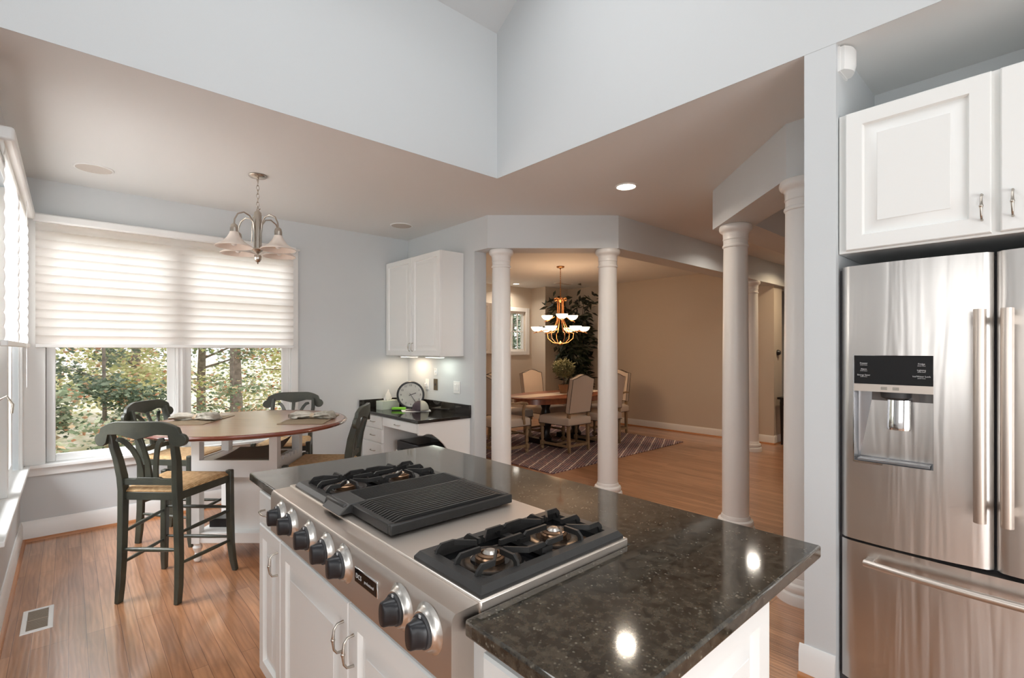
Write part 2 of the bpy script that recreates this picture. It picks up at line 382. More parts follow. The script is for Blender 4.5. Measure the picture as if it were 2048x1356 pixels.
class MB:
    def __init__(s, Mx=None):
        s.v = []; s.f = []; s.M = Mx or Matrix.Identity(4)
    def add(s, vs, fs):
        k = len(s.v)
        s.v += [s.M @ Vector(p) for p in vs]
        s.f += [tuple(i+k for i in f) for f in fs]
        return s
    def box(s, x0, x1, y0, y1, z0, z1):
        if x0 > x1: x0, x1 = x1, x0
        if y0 > y1: y0, y1 = y1, y0
        if z0 > z1: z0, z1 = z1, z0
        return s.add([(x0, y0, z0), (x1, y0, z0), (x1, y1, z0), (x0, y1, z0), (x0, y0, z1), (x1, y0, z1), (x1, y1, z1), (x0, y1, z1)],
                     [(0, 3, 2, 1), (4, 5, 6, 7), (0, 1, 5, 4), (1, 2, 6, 5), (2, 3, 7, 6), (3, 0, 4, 7)])
    def prism(s, poly, z0, z1):
        n = len(poly)
        ar = sum(poly[i][0]*poly[(i+1) % n][1]-poly[(i+1) % n][0]*poly[i][1] for i in range(n))
        if ar < 0: poly = poly[::-1]
        vs = [(p[0], p[1], z0) for p in poly]+[(p[0], p[1], z1) for p in poly]
        fs = [tuple(range(n-1, -1, -1)), tuple(range(n, 2*n))]+[(i, (i+1) % n, n+(i+1) % n, n+i) for i in range(n)]
        return s.add(vs, fs)
    def prism_y(s, poly, y0, y1):     # polygon in (x,z), extruded along y
        n = len(poly)
        ar = sum(poly[i][0]*poly[(i+1) % n][1]-poly[(i+1) % n][0]*poly[i][1] for i in range(n))
        if ar < 0: poly = poly[::-1]
        vs = [(p[0], y0, p[1]) for p in poly]+[(p[0], y1, p[1]) for p in poly]
        fs = [tuple(range(n)), tuple(range(2*n-1, n-1, -1))]+[((i+1) % n, i, n+i, n+(i+1) % n) for i in range(n)]
        return s.add(vs, fs)
    def rings(s, rs, closed=True, cap=True):
        n = len(rs[0]); vs = [p for r in rs for p in r]; fs = []
        for k in range(len(rs)-1):
            for i in range(n if closed else n-1):
                j = (i+1) % n
                fs.append((k*n+i, k*n+j, (k+1)*n+j, (k+1)*n+i))
        if cap:
            fs.append(tuple(range(n-1, -1, -1))); b = (len(rs)-1)*n; fs.append(tuple(range(b, b+n)))
        return s.add(vs, fs)
    def lathe(s, prof, c=(0, 0, 0), seg=24, cap=True, axis='Z'):
        rs = []
        for r, z in prof:
            ring = []
            for i in range(seg):
                a = 2*PI*i/seg
                x, y = max(r, 1e-5)*math.cos(a), max(r, 1e-5)*math.sin(a)
                if axis == 'Z': ring.append((c[0]+x, c[1]+y, c[2]+z))
                elif axis == '-X': ring.append((c[0]-z, c[1]+x, c[2]+y))
                else: ring.append((c[0]+x, c[1]-z, c[2]+y))
            rs.append(ring)
        return s.rings(rs, True, cap)
    def tube(s, path, r, seg=8, closed=False):
        P = [Vector(p) for p in path]; n = len(P); rs = []; up = None
        for i in range(n):
            if closed: t = P[(i+1) % n]-P[i-1]
            else: t = P[min(i+1, n-1)]-P[max(i-1, 0)]
            t.normalize()
            if up is None:
                up = Vector((0, 0, 1)) if abs(t.z) < 0.9 else Vector((1, 0, 0))
            a = t.cross(up)
            if a.length < 1e-4: a = t.cross(Vector((0, 1, 0)))
            a.normalize(); b = a.cross(t); b.normalize(); up = b
            rr = r[i] if isinstance(r, (list, tuple)) else r
            rs.append([tuple(P[i]+a*rr*math.cos(2*PI*k/seg)+b*rr*math.sin(2*PI*k/seg)) for k in range(seg)])
        if closed: rs.append(rs[0]); return s.rings(rs, True, False)
        return s.rings(rs)
    def sweep(s, path, side, w, h, taper=None):   # rectangular section; side = width direction
        P = [Vector(p) for p in path]; n = len(P); rs = []; sd = Vector(side).normalized()
        for i in range(n):
            t = (P[min(i+1, n-1)]-P[max(i-1, 0)]).normalized()
            nb = t.cross(sd).normalized()
            k = taper[i] if taper else 1.0
            a = sd*(w/2*k); b = nb*(h/2*k)
            rs.append([tuple(P[i]-a-b), tuple(P[i]+a-b), tuple(P[i]+a+b), tuple(P[i]-a+b)])
        return s.rings(rs)
    def sphere(s, c, r, seg=16, rings=10, sc=(1, 1, 1)):
        rs = []
        for j in range(rings+1):
            ph = PI*j/rings - PI/2
            rr = max(math.cos(ph)*r, 1e-4)
            rs.append([(c[0]+rr*math.cos(2*PI*i/seg)*sc[0], c[1]+rr*math.sin(2*PI*i/seg)*sc[1], c[2]+math.sin(ph)*r*sc[2]) for i in range(seg)])
        return s.rings(rs)
    def door(s, w, h, t=0.02, fw=0.055):   # raised panel door: local x 0..w, z 0..h, front at y=0 facing -y
        def rect(i, y): return [(i, y, i), (w-i, y, i), (w-i, y, h-i), (i, y, h-i)]
        rs = [rect(0, t), rect(0, 0.004), rect(0.004, 0.0), rect(fw, 0.0), rect(fw+0.003, 0.006), rect(fw+0.006, 0.014), rect(fw+0.012, 0.014), rect(fw+0.050, 0.003), rect(fw+0.052, 0.001)]
        return s.rings(rs)
    def plain(s, w, h, t=0.02):
        def rect(i, y): return [(i, y, i), (w-i, y, i), (w-i, y, h-i), (i, y, h-i)]
        return s.rings([rect(0, t), rect(0, 0.005), rect(0.005, 0.0)])
    def build(s, name, m, parent=None, smooth=None, bevel=0, seg=2, mods=None):
        me = bpy.data.meshes.new(name)
        vs = s.v
        if parent is not None:
            inv = ROOTM[parent.name].inverted()
            vs = [inv @ p for p in vs]
        me.from_pydata([tuple(p) for p in vs], [], s.f)
        me.materials.append(M[m] if isinstance(m, str) else m)
        bm = bmesh.new(); bm.from_mesh(me)
        bmesh.ops.recalc_face_normals(bm, faces=bm.faces)
        bm.to_mesh(me); bm.free()
        o = bpy.data.objects.new(name, me)
        COL.objects.link(o)
        if parent is not None:
            o.parent = parent
            ROOTM[o.name] = ROOTM[parent.name]
        else:
            ROOTM[o.name] = Matrix.Identity(4)
        if smooth is None: smooth = 35
        if smooth:
            for p in me.polygons: p.use_smooth = True
            me.set_sharp_from_angle(angle=math.radians(smooth))
        if bevel:
            b = o.modifiers.new('bevel', 'BEVEL'); b.width = bevel; b.segments = seg; b.limit_method = 'ANGLE'; b.angle_limit = math.radians(40)
            b.harden_normals = False
        return o

def T(x, y, z, rz=0, rx=0, ry=0):
    return Matrix.Translation((x, y, z)) @ Euler((rx, ry, rz)).to_matrix().to_4x4()
FACE_W = -PI/2      # local front (-y) turned to face -x ; local x runs to -y

def copy_tree(o, parent=None):
    c = o.copy(); COL.objects.link(c)
    ROOTM[c.name] = ROOTM.get(o.name, Matrix.Identity(4))
    if parent is not None: c.parent = parent
    for ch in [k for k in o.children]: copy_tree(ch, c)
    return c

def text(name, body, size, m, parent, Mx, ext=0.0004, align='CENTER'):
    cu = bpy.data.curves.new(name, 'FONT'); cu.body = body; cu.size = size; cu.extrude = ext
    cu.align_x = align; cu.align_y = 'CENTER'; cu.resolution_u = 3
    o = bpy.data.objects.new(name+'_tmp', cu); COL.objects.link(o)
    bpy.context.view_layer.update()
    me = bpy.data.meshes.new_from_object(o)
    bpy.data.objects.remove(o); bpy.data.curves.remove(cu)
    me.transform(Mx)
    if parent is not None: me.transform(ROOTM[parent.name].inverted())
    me.materials.clear(); me.materials.append(M[m])
    r = bpy.data.objects.new(name, me); COL.objects.link(r)
    if parent is not None: r.parent = parent; ROOTM[r.name] = ROOTM[parent.name]
    return r
# text matrix facing -x : text x -> -y, text y -> z
def text_W(x, y, z, tilt=0): return T(x, y, z, FACE_W, PI/2+tilt)

def struct(mb, name, m, **k):
    o = mb.build(name, m, None, **k); o['kind'] = 'structure'; return o

# ------------------------------------------------------------------ structure
H = 2.743; HB = 2.425
struct(MB().box(-1.75, 9.7, -2.75, 7.75, -0.06, 0), 'floor', 'floor', smooth=0)
# low ceiling (kitchen soffit, nook, hall and dining room)
struct(MB().box(-1.75, 2.42, 2.86, 3.17, H, H+0.10).box(-.42, 2.42, 3.17, 5.35, H, H+0.10).box(2.42, 3.0, -2.75, 5.35, H, H+0.10).box(3.0, 9.7, -2.75, 7.75, H, H+0.10), 'ceiling', 'ceil', smooth=0)
# bulkheads of the vaulted kitchen
struct(MB().box(-1.75, 2.4185, 2.8585, 2.8615, H-.0005, 3.84).box(-1.75, 2.4185, 2.8615, 3.02, H+.03, 3.84), 'wall_bulkhead_north', 'wall', smooth=0)
gy0, gy1, rid = -2.62, 2.86, 0.12
slope = 0.6
zr = 3.84+slope*(gy1-rid)
def gable(x0, x1):
    mb = MB()
    pts = [(gy0-0.13, H-0.001), (gy1-0.0015, H-0.001), (gy1-0.0015, 3.845), (rid, zr), (gy0-0.13, zr-slope*(rid-gy0+0.13))]
    n = len(pts)
    vs = [(x0, p[0], p[1]) for p in pts]+[(x1, p[0], p[1]) for p in pts]
    fs = [tuple(range(n)), tuple(range(2*n-1, n-1, -1))]+[(i, (i+1) % n, n+(i+1) % n, n+i) for i in range(n)]
    return mb.add(vs, fs)
g0 = gable(2.4185, 2.4215); g1 = gable(2.4215, 2.56); g1.v = [Vector((p.x, p.y, max(p.z, H+.03))) for p in g1.v]
g0.add([tuple(p) for p in g1.v], g1.f)
struct(g0, 'wall_bulkhead_east', 'wall', smooth=0)
struct(gable(-1.75, -1.6), 'wall_gable_west', 'wall', smooth=0)
# sloping vault, with two unseen openings added for the fill lamps
def slab(mb, x0, x1, ya, yb, f, t=0.10):
    vs = []
    for x in (x0, x1):
        for y in (ya, yb):
            vs += [(x, y, f(y)), (x, y, f(y)+t)]
    mb.add(vs, [(0, 2, 6, 4), (1, 5, 7, 3), (0, 4, 5, 1), (2, 3, 7, 6), (0, 1, 3, 2), (4, 6, 7, 5)])
fN = lambda y: 3.84+slope*(gy1-y)
fS = lambda y: zr-slope*(rid-y)
mb = MB()
for f, y0, y1, oy0, oy1 in ((fN, rid, 3.0, 1.75, 2.5), (fS, gy0-0.13, rid, -1.8, -0.8)):
    slab(mb, -1.75, -0.5, y0, y1, f); slab(mb, 1.8, 2.56, y0, y1, f)
    slab(mb, -0.5, 1.8, y0, oy0, f); slab(mb, -0.5, 1.8, oy1, y1, f)
struct(mb, 'ceiling_vault', 'wall', smooth=0)
# north wall (window opening x -0.13..1.67, z 0.57..2.39)
WN = 5.2
struct(MB().box(-0.45, -0.13, WN, WN+.15, 0, H).box(1.67, 3.16, WN, WN+.15, 0, H).box(-0.13, 1.67, WN, WN+.15, 0, 0.565).box(-0.13, 1.67, WN, WN+.15, 2.40, H), 'wall_north', 'wall', smooth=0)
# west wall of the nook (window y 3.3..5.03)
WW = -0.27
struct(MB().box(WW-.15, WW, 5.05, 5.2, 0, H).box(WW-.15, WW, 3.02, 3.3, 0, H).box(WW-.15, WW, 3.3, 5.05, 0, 0.565).box(WW-.15, WW, 3.3, 5.05, 2.40, H), 'wall_west', 'wall', smooth=0)
struct(MB().box(-1.75, WW-.0, 3.02, 3.17, 0, H), 'wall_return', 'wall', smooth=0)
# kitchen west wall behind the camera with window opening, south wall with patio door
struct(MB().box(-1.75, -1.6, 0.6, 3.02, 0, H).box(-1.75, -1.6, -2.62, -1.8, 0, H).box(-1.75, -1.6, -1.8, 0.6, 0, 1.0).box(-1.75, -1.6, -1.8, 0.6, 2.3, H), 'wall_kitchen_west', 'wall', smooth=0)
struct(MB().box(-1.75, -1.1, -2.75, -2.62, 0, H).box(1.5, 4.4, -2.75, -2.62, 0, H).box(7.6, 9.7, -2.75, -2.62, 0, H).box(-1.1, 1.5, -2.75, -2.62, 2.15, H).box(4.4, 7.6, -2.75, -2.62, 0, H).box(-1.6, 2.42, -2.75, -2.62, H, 4.3), 'wall_south', 'wall', smooth=0)
# pier beside the refrigerator, niche and kitchen east wall
struct(MB().box(2.42, 3.07, 0.636, 0.757, 0, H), 'wall_pier', 'wall', smooth=0)
struct(MB().box(3.07, 3.19, -2.62, 0.757, 0, H), 'wall_niche_back', 'wall', smooth=0)
struct(MB().box(2.42, 3.07, -0.45, -0.33, 0, H).box(2.42, 2.54, -2.62, -0.45, 0, H), 'wall_east', 'wall', smooth=0)
# desk wall
struct(MB().box(3.01, 3.16, 3.906, WN, 0, H), 'wall_desk', 'wall', smooth=0)
# headers over the columns
struct(MB().prism([(3.01, 3.906), (3.01, 3.70), (3.957, 2.858), (9.5, 2.858), (9.5, 3.10), (4.06, 3.10), (3.16, 3.90), (3.16, 3.906)], HB, H+0.02), 'wall_header_north', 'wall', smooth=0)
struct(MB().prism([(9.5, 1.905), (3.926, 1.905), (3.073, 1.056), (3.073, 0.757), (3.33, 0.757), (3.33, 0.93), (4.03, 1.61), (9.5, 1.61)], HB, H+0.02), 'wall_header_south', 'wall', smooth=0)
# dining room
struct(MB().box(8.0, 8.32, 2.92, 7.1, 0, H), 'wall_dining_east', 'wall_warm_lit', smooth=0)
struct(MB().box(7.31, 8.3, 7.1, 7.25, 0, H).box(7.31, 7.45, 7.25, 7.65, 0, H), 'wall_dining_north', 'wall_warm_lit', smooth=0)
DWy = 7.5
struct(MB().box(3.0, 6.45, DWy, DWy+.15, 0, H).box(7.12, 7.31, DWy, DWy+.15, 0, H).box(6.45, 7.12, DWy, DWy+.15, 0, 1.42).box(6.45, 7.12, DWy, DWy+.15, 2.23, H), 'wall_dining_window', 'wall_warm_lit', smooth=0)
struct(MB().box(3.0, 3.16, WN+.15, DWy, 0, H), 'wall_dining_west', 'wall_warm_lit', smooth=0)
struct(MB().box(9.5, 9.65, -2.75, 4.4, 0, H).box(8.3, 9.65, 4.3, 4.45, 0, H), 'wall_hall_end', 'wall', smooth=0)

# baseboards (white board, oak shoe)
def baseboard(name, segs, h=0.13):
    mb = MB(); sh = MB()
    for (x0, y0, x1, y1) in segs:
        d = Vector((x1-x0, y1-y0, 0)); L = d.length; d.normalize(); a = math.atan2(d.y, d.x)
        mb.M = T(x0, y0, 0, a); sh.M = mb.M
        # interior side is local -y
        pr = [(0, 0), (-0.016, 0), (-0.016, h-0.03), (-0.010, h-0.012), (-0.006, h), (0, h)]
        vs = [(0, p[0], p[1]) for p in pr]+[(L, p[0], p[1]) for p in pr]; n = len(pr)
        mb.add(vs, [tuple(range(n)), tuple(range(2*n-1, n-1, -1))]+[(i, n+i, n+(i+1) % n, (i+1) % n) for i in range(n)])
        ps = [(-0.016, 0), (-0.034, 0), (-0.032, 0.010), (-0.026, 0.017), (-0.016, 0.02)]
        vs = [(0, p[0], p[1]) for p in ps]+[(L, p[0], p[1]) for p in ps]; n = len(ps)
        sh.add(vs, [tuple(range(n)), tuple(range(2*n-1, n-1, -1))]+[(i, n+i, n+(i+1) % n, (i+1) % n) for i in range(n)])
    o = struct(mb, name, 'white')
    s = sh.build('shoe_moulding', 'woodedge', o)
    return o
baseboard('baseboard_north', [(WW, WN, 2.40, WN)], 0.15)
baseboard('baseboard_west', [(WW, 3.17, WW, WN)], 0.15)
baseboard('baseboard_pier', [(2.42, 0.775, 2.42, 0.636)], 0.14)
baseboard('baseboard_dining', [(8.0, 7.1, 8.0, 2.905), (7.31, 7.1, 8.0, 7.1), (3.16, 7.5, 7.31, 7.5)], 0.13)
baseboard('baseboard_jamb', [(7.985, 2.92, 8.32, 2.92)], 0.13)
baseboard('baseboard_hall', [(9.5, 4.3, 9.5, -2.6)], 0.13)
baseboard('baseboard_desk', [(3.01, 3.98, 3.01, 3.906), (3.01, 3.906, 3.16, 3.906)], 0.13)
# south-facing return of pier baseboard is hidden by the refrigerator

# ------------------------------------------------------------------ columns
def column(x, y, label, first=[None]):
    if first[0] is None:
        r = thing('column', (0, 0, 0))
        MB().lathe([(0.142, 0), (0.142, 0.045), (0.138, 0.055), (0.122, 0.062), (0.130, 0.075), (0.132, 0.09), (0.126, 0.105), (0.108, 0.112), (0.108, 0.125), (0.102, 0.14)], seg=40).build('base', 'column', r)
        MB().lathe([(0.0985, 0.14), (0.0985, 0.7), (0.096, 1.3), (0.092, 1.9), (0.089, 2.245)], seg=40).build('shaft', 'column', r)
        MB().lathe([(0.089, 2.245), (0.096, 2.25), (0.098, 2.258), (0.096, 2.266), (0.090, 2.272), (0.090, 2.305), (0.094, 2.31), (0.094, 2.318), (0.092, 2.325), (0.094, 2.355), (0.100, 2.368), (0.112, 2.375), (0.120, 2.388), (0.122, 2.402), (0.118, 2.42), (0.112, HB)], seg=40).build('capital', 'column', r)
        first[0] = r; o = r
    else:
        o = copy_tree(first[0])
    o.location = (x, y, 0)
    return setk(o, label, 'column', 'round white columns under the headers')
column(3.185, 3.70, 'round white column in front of the left end of the dining room opening')
column(3.955, 2.985, 'round white column just in front of the tall dark plant, hiding a dining chair')
column(3.93, 1.72, 'round white column carrying the corner of the near hall header, full capital in view')
column(3.17, 1.00, 'round white column partly hidden behind the wall pier beside the refrigerator')
column(7.28, 2.965, 'small distant white column at the far end of the hall, by the dining room wall')

# ------------------------------------------------------------------ windows
def window(name, segs, x0, x1, y, z0, z1, label=None, muntins=()):
    pass
w1 = thing('window_1', (0.77, WN, 0), kind='structure')
c = MB()
c.box(WW, -0.13, WN-0.022, WN, 0.57, 2.455).box(1.67, 1.736, WN-0.022, WN, 0.57, 2.455).box(-0.13, 1.67, WN-0.022, WN, 2.39, 2.455).box(-0.21, 1.75, WN-0.035, WN, 2.44, 2.462)
c.build('casing', 'white', w1, bevel=0.004)
MB().box(-0.245, 1.76, WN-0.055, WN+0.08, 0.545, 0.572).box(-0.23, 1.74, WN-0.02, WN, 0.483, 0.545).build('sill', 'white', w1, bevel=0.005)
def sash(x0, x1, p):
    s = MB(); fw = 0.055
    s.box(x0, x0+fw, WN+.03, WN+.08, .572, 2.39).box(x1-fw, x1, WN+.03, WN+.08, .572, 2.39).box(x0+fw, x1-fw, WN+.03, WN+.08, .572, .572+fw).box(x0+fw, x1-fw, WN+.03, WN+.08, 2.39-fw, 2.39)
    s.box(x0+fw, x1-fw, WN+.04, WN+.07, 1.50, 1.54)
    k = (x1-x0-2*fw)/3
    for i in (1, 2): s.box(x0+fw+i*k-.011, x0+fw+i*k+.011, WN+.04, WN+.07, 1.54, 2.34)
    s.box(x0+fw, x1-fw, WN+.04, WN+.07, 1.93, 1.952)
    so = s.build('sash', 'white', p, bevel=0.004)
    MB().box(x0+fw, x1-fw, WN+.052, WN+.056, .627, 2.335).build('pane', 'glass', so, smooth=0)
    g = MB().box(x0+fw-.012, x0+fw+.001, WN+.02, WN+.052, .63, 2.33)
    return so
sash(-0.13-.055+.055, 0.70, w1)
sash(0.766, 1.655, w1)
MB().box(0.70, 0.766, WN-0.005, WN+0.09, .572, 2.39).box(0.712, 0.722, WN-0.014, WN, .572, 2.39).box(0.744, 0.754, WN-0.014, WN, .572, 2.39).box(-0.15, -0.13, WN, WN+.12, .572, 2.39).box(1.655, 1.67, WN, WN+.12, .572, 2.39).build('mullion', 'white', w1, bevel=0.002)

w2 = thing('window_2', (WW, 4.2, 0), kind='structure')
c = MB()
c.box(WW, WW+.022, 5.03, 5.177, .57, 2.455).box(WW, WW+.022, 3.235, 3.3, .57, 2.455).box(WW, WW+.022, 3.3, 5.03, 2.39, 2.455)
c.build('casing', 'white', w2, bevel=0.004)
MB().box(WW-.09, WW+.055, 3.2, 5.145, .545, .572).box(WW, WW+.02, 3.2, 5.145, .483, .545).build('sill', 'white', w2, bevel=0.005)
def sashw(y0, y1):
    s = MB(); fw = .055; a, b = WW-.08, WW-.03
    s.box(a, b, y0, y0+fw, .572, 2.39).box(a, b, y1-fw, y1, .572, 2.39).box(a, b, y0+fw, y1-fw, .572, .572+fw).box(a, b, y0+fw, y1-fw, 2.39-fw, 2.39)
    so = s.build('sash', 'white', w2, bevel=0.004)
    MB().box(WW-.056, WW-.052, y0+fw, y1-fw, .627, 2.335).build('pane', 'glass', so, smooth=0)
sashw(3.31, 4.12); sashw(4.20, 5.03)
MB().box(WW-.09, WW+.004, 4.12, 4.20, .572, 2.39).build('mullion', 'white', w2, bevel=0.003)
MB().tube([(WW-.02, 3.98, 1.16), (WW+.01, 3.98, 1.18), (WW+.035, 3.98, 1.13), (WW+.03, 3.98, 1.08)], 0.006).build('crank_handle', 'nickel', w2)

# dining window
w3 = thing('window_3', (6.85, DWy, 0), kind='structure')
MB().box(6.35, 6.45, DWy-.025, DWy, 1.335, 2.315).box(7.12, 7.225, DWy-.025, DWy, 1.335, 2.315).box(6.45, 7.12, DWy-.025, DWy, 2.23, 2.315).box(6.45, 7.12, DWy-.025, DWy, 1.335, 1.42).build('casing', 'white', w3, bevel=.008)
s = MB().box(6.45, 6.49, DWy+.03, DWy+.07, 1.42, 2.23).box(7.08, 7.12, DWy+.03, DWy+.07, 1.42, 2.23).box(6.49, 7.08, DWy+.03, DWy+.07, 1.42, 1.46).box(6.49, 7.08, DWy+.03, DWy+.07, 2.19, 2.23)
s.box(6.775, 6.795, DWy+.035, DWy+.065, 1.46, 2.19).box(6.93, 6.945, DWy+.035, DWy+.065, 1.46, 2.19).box(6.49, 7.08, DWy+.035, DWy+.065, 1.815, 1.835)
so = s.build('sash', 'white', w3)
MB().box(6.49, 7.08, DWy+.05, DWy+.054, 1.46, 2.19).build('pane', 'glass', so, smooth=0)

# kitchen window and patio door behind the camera (seen in reflections)
w4 = thing('window_4', (-1.6, -.6, 0), kind='structure')
MB().box(-1.61, -1.575, -1.87, -1.8, .93, 2.37).box(-1.61, -1.575, .6, .67, .93, 2.37).box(-1.61, -1.575, -1.8, .6, 2.3, 2.37).box(-1.61, -1.55, -1.87, .67, .96, 1.0).box(-1.68, -1.63, -1.02, -.96, 1.0, 2.3).box(-1.68, -1.63, -.24, -.18, 1.0, 2.3).build('casing', 'white', w4)
MB().box(-1.66, -1.656, -1.8, .6, 1.0, 2.3).build('pane', 'glass', w4, smooth=0)
d1 = thing('door_1', (.2, -2.62, 0), kind='structure')
MB().box(-1.18, -1.1, -2.64, -2.6, 0, 2.23).box(1.5, 1.58, -2.64, -2.6, 0, 2.23).box(-1.1, 1.5, -2.64, -2.6, 2.15, 2.23).box(.15, .25, -2.72, -2.64, 0, 2.15).build('casing', 'white', d1)
MB().box(-1.1, 1.5, -2.69, -2.686, 0, 2.15).build('pane', 'glass', d1, smooth=0)

# ------------------------------------------------------------------ window shades
def pleated(mb, axis, u0, u1, z0, z1, c0, depth, pitch):
    n = max(2, int(round((z1-z0)/pitch))); prof = []
    for i in range(n*6+1):
        z = z0+(z1-z0)*i/(n*6)
        k = abs(math.sin(PI*i/6.0))
        prof.append((k**0.7*depth, z))
    vs = []; fs = []
    for d, z in prof:
        for u in (u0, u1):
            vs.append((u, c0-d, z) if axis == 'y' else (c0+d, u, z))
    for i in range(len(prof)-1): fs.append((2*i, 2*i+1, 2*i+3, 2*i+2))
    mb.add(vs, fs)
sh = thing('window_shade', (.74, WN-.05, 1.46), label='wide white pleated shade half lowered over the back window, above the table', cat='window shade')
MB().box(-0.20, 1.70, WN-.085, WN-.022, 2.405, 2.47).build('headrail', 'white', sh, bevel=.012)
mb = MB(); pleated(mb, 'y', -0.185, 1.675, 1.485, 2.41, WN-.05, 0.016, 0.066); mb.build('fabric', 'shade', sh, smooth=60)
MB().box(-0.187, 1.677, WN-.066, WN-.040, 1.458, 1.486).build('bottom_rail', 'white', sh, bevel=.004)
sh = thing('window_shade', (WW+.05, 4.1, 1.46), label='white pleated shade over the side window at the left edge, seen edge on', cat='window shade')
MB().box(WW+.022, WW+.085, 3.23, 5.06, 2.405, 2.47).build('headrail', 'white', sh, bevel=.012)
mb = MB(); pleated(mb, 'x', 3.26, 5.06, 1.485, 2.41, WW+.045, 0.006, 0.066); mb.build('fabric', 'shade', sh, smooth=60)
MB().box(WW+.035, WW+.062, 3.26, 5.06, 1.458, 1.486).build('bottom_rail', 'white', sh, bevel=.004)
MB().tube([(WW+.07, 4.45, 2.40), (WW+.07, 4.45, 1.2)], .0018, 6).build('pull_cord', 'white', sh)

# ------------------------------------------------------------------ ceiling fixtures
def disc_speaker(x, y, label, rad=.115, grp='round in-ceiling speakers'):
    r = thing('ceiling_speaker', (x, y, H), label=label, cat='speaker', group=grp)
    MB().lathe([(rad, 0), (rad, -.004), (rad-.004, -.007), (rad-.012, -.007), (rad-.012, -.003)], (x, y, H), 40, False).build('rim', 'white', r)
    MB().lathe([(rad-.012, -.003), (rad-.014, -.006), (.0, -.0065)], (x, y, H), 40).build('grille', 'speaker', r)
disc_speaker(.136, 4.638, 'round ceiling speaker left of the pendant light, near the window corner')
disc_speaker(2.591, 4.61, 'round ceiling speaker above the wall cabinet over the desk')
r = thing('ceiling_vent', (7.2, 6.5, H), label='small oblong ceiling grille behind the gold chandelier chain', cat='vent')
MB().box(7.0, 7.4, 6.43, 6.57, H-.008, H).build('frame', 'white', r)
MB().box(7.02, 7.38, 6.45, 6.55, H-.011, H-.008).build('grille', 'speaker', r)

def downlight(x, y, z, label, power=9, color=(1, .86, .7), rad=.075, grp='recessed ceiling downlights'):
    r = thing('downlight', (x, y, z), label=label, cat='ceiling light', group=grp)
    MB().lathe([(rad+.012, 0), (rad+.012, -.005), (rad, -.008), (rad-.004, -.004)], (x, y, z), 36, False).build('trim_ring', 'white', r)
    MB().lathe([(rad-.002, -.003), (rad*.6, -.005), (0, -.006)], (x, y, z), 36).build('lens', 'lens', r)
    l = bpy.data.lights.new('downlight_lamp', 'AREA'); l.shape = 'DISK'; l.size = rad*1.6; l.energy = power; l.color = color; l.spread = math.radians(150)
    o = bpy.data.objects.new('downlight_lamp', l); COL.objects.link(o); o.location = (x, y, z-.012)
    return r
downlight(3.30, 2.31, H, 'lit recessed downlight in the low ceiling between the bulkhead and the dining columns', 9)
downlight(5.64, 2.28, H, 'lit recessed downlight hidden behind the near hall header', 9, (1, .9, .78))
downlight(7.75, 2.3, H, 'lit recessed downlight at the far end of the hall, warming the header', 14, (1, .75, .48))
downlight(6.54, 7.15, H, 'lit recessed downlight in the dining room over the small window', 10, (1, .86, .72), .06)

# ------------------------------------------------------------------ island
isl = thing('island_cabinet', (.9, 1.35, 0), label='white kitchen island cabinet with raised panel doors under the granite and rangetop', cat='cabinet')
MB().box(.605, 1.224, .475, 2.278, .10, .879).box(.66, 1.2, .52, 2.24, 0, .10).build('body', 'whitew', isl, bevel=.002)
# end panel facing the room
MB(T(.615, .454, .11)).door(.605, .765, .020, .06).build('end_panel', 'whitew', isl)
def handle_v(mb, x, y, z, h=.085, out=.028):   # vertical pull on a face looking to -x
    mb.tube([(x, y, z+h/2), (x-out*.7, y, z+h/2-.002), (x-out, y, z+h/2-.014), (x-out-.002, y, z+.012), (x-out-.003, y, z), (x-out-.002, y, z-.012), (x-out, y, z-h/2+.014), (x-out*.7, y, z-h/2+.002), (x, y, z-h/2)], [.0045, .0035, .0035, .0042, .0055, .0042, .0035, .0035, .0045], 8)
    mb.sphere((x-out-.003, y, z), .0065, 8, 6)
    return mb
def handle_h(mb, x, y, z, h=.085, out=.026):
    mb.tube([(x, y+h/2, z), (x-out*.7, y+h/2-.002, z), (x-out, y+h/2-.014, z), (x-out-.003, y, z), (x-out, y-h/2+.014, z), (x-out*.7, y-h/2+.002, z), (x, y-h/2, z)], .004, 8)
    return mb
def wdoor(name, parent, x, ya, yb, z0, z1, hy=None, hz=None, fw=.055, m='whitew', hl=.085, plain=False):
    mb = MB(T(x, ya, z0, FACE_W))
    if plain: mb.plain(ya-yb, z1-z0)
    else: mb.door(ya-yb, z1-z0, .02, fw)
    d = mb.build(name, m, parent)
    if hy is not None: handle_v(MB(), x, hy, hz, hl).build('handle', 'nickel', d, smooth=60)
    return d
wdoor('door', isl, .585, 2.210, 1.942, .13, .728, 1.968, .635, .05)
wdoor('door', isl, .585, 1.936, 1.342, .13, .728, 1.371, .622)
wdoor('door', isl, .585, 1.336, .742, .13, .728, 1.303, .612)
wdoor('door', isl, .585, .736, .485, .13, .728, .51, .6, .05)
d = wdoor('drawer', isl, .585, 2.210, 1.942, .74, .862, plain=True); handle_h(MB(), .585, 2.085, .80).build('handle', 'nickel', d, smooth=60)
d = wdoor('drawer', isl, .585, .736, .485, .74, .862, plain=True); handle_h(MB(), .585, .61, .80).build('handle', 'nickel', d, smooth=60)

ct = MB().prism([(.575, .43), (1.508, .43), (1.508, 2.322), (.575, 2.322), (.575, 1.938), (1.128, 1.938), (1.128, .779), (.575, .779)], .880, .914)
o = ct.build('island_countertop', 'granite', None, bevel=.006, seg=3)
setk(o, 'speckled dark brown polished granite countertop on the island around the rangetop', 'countertop')

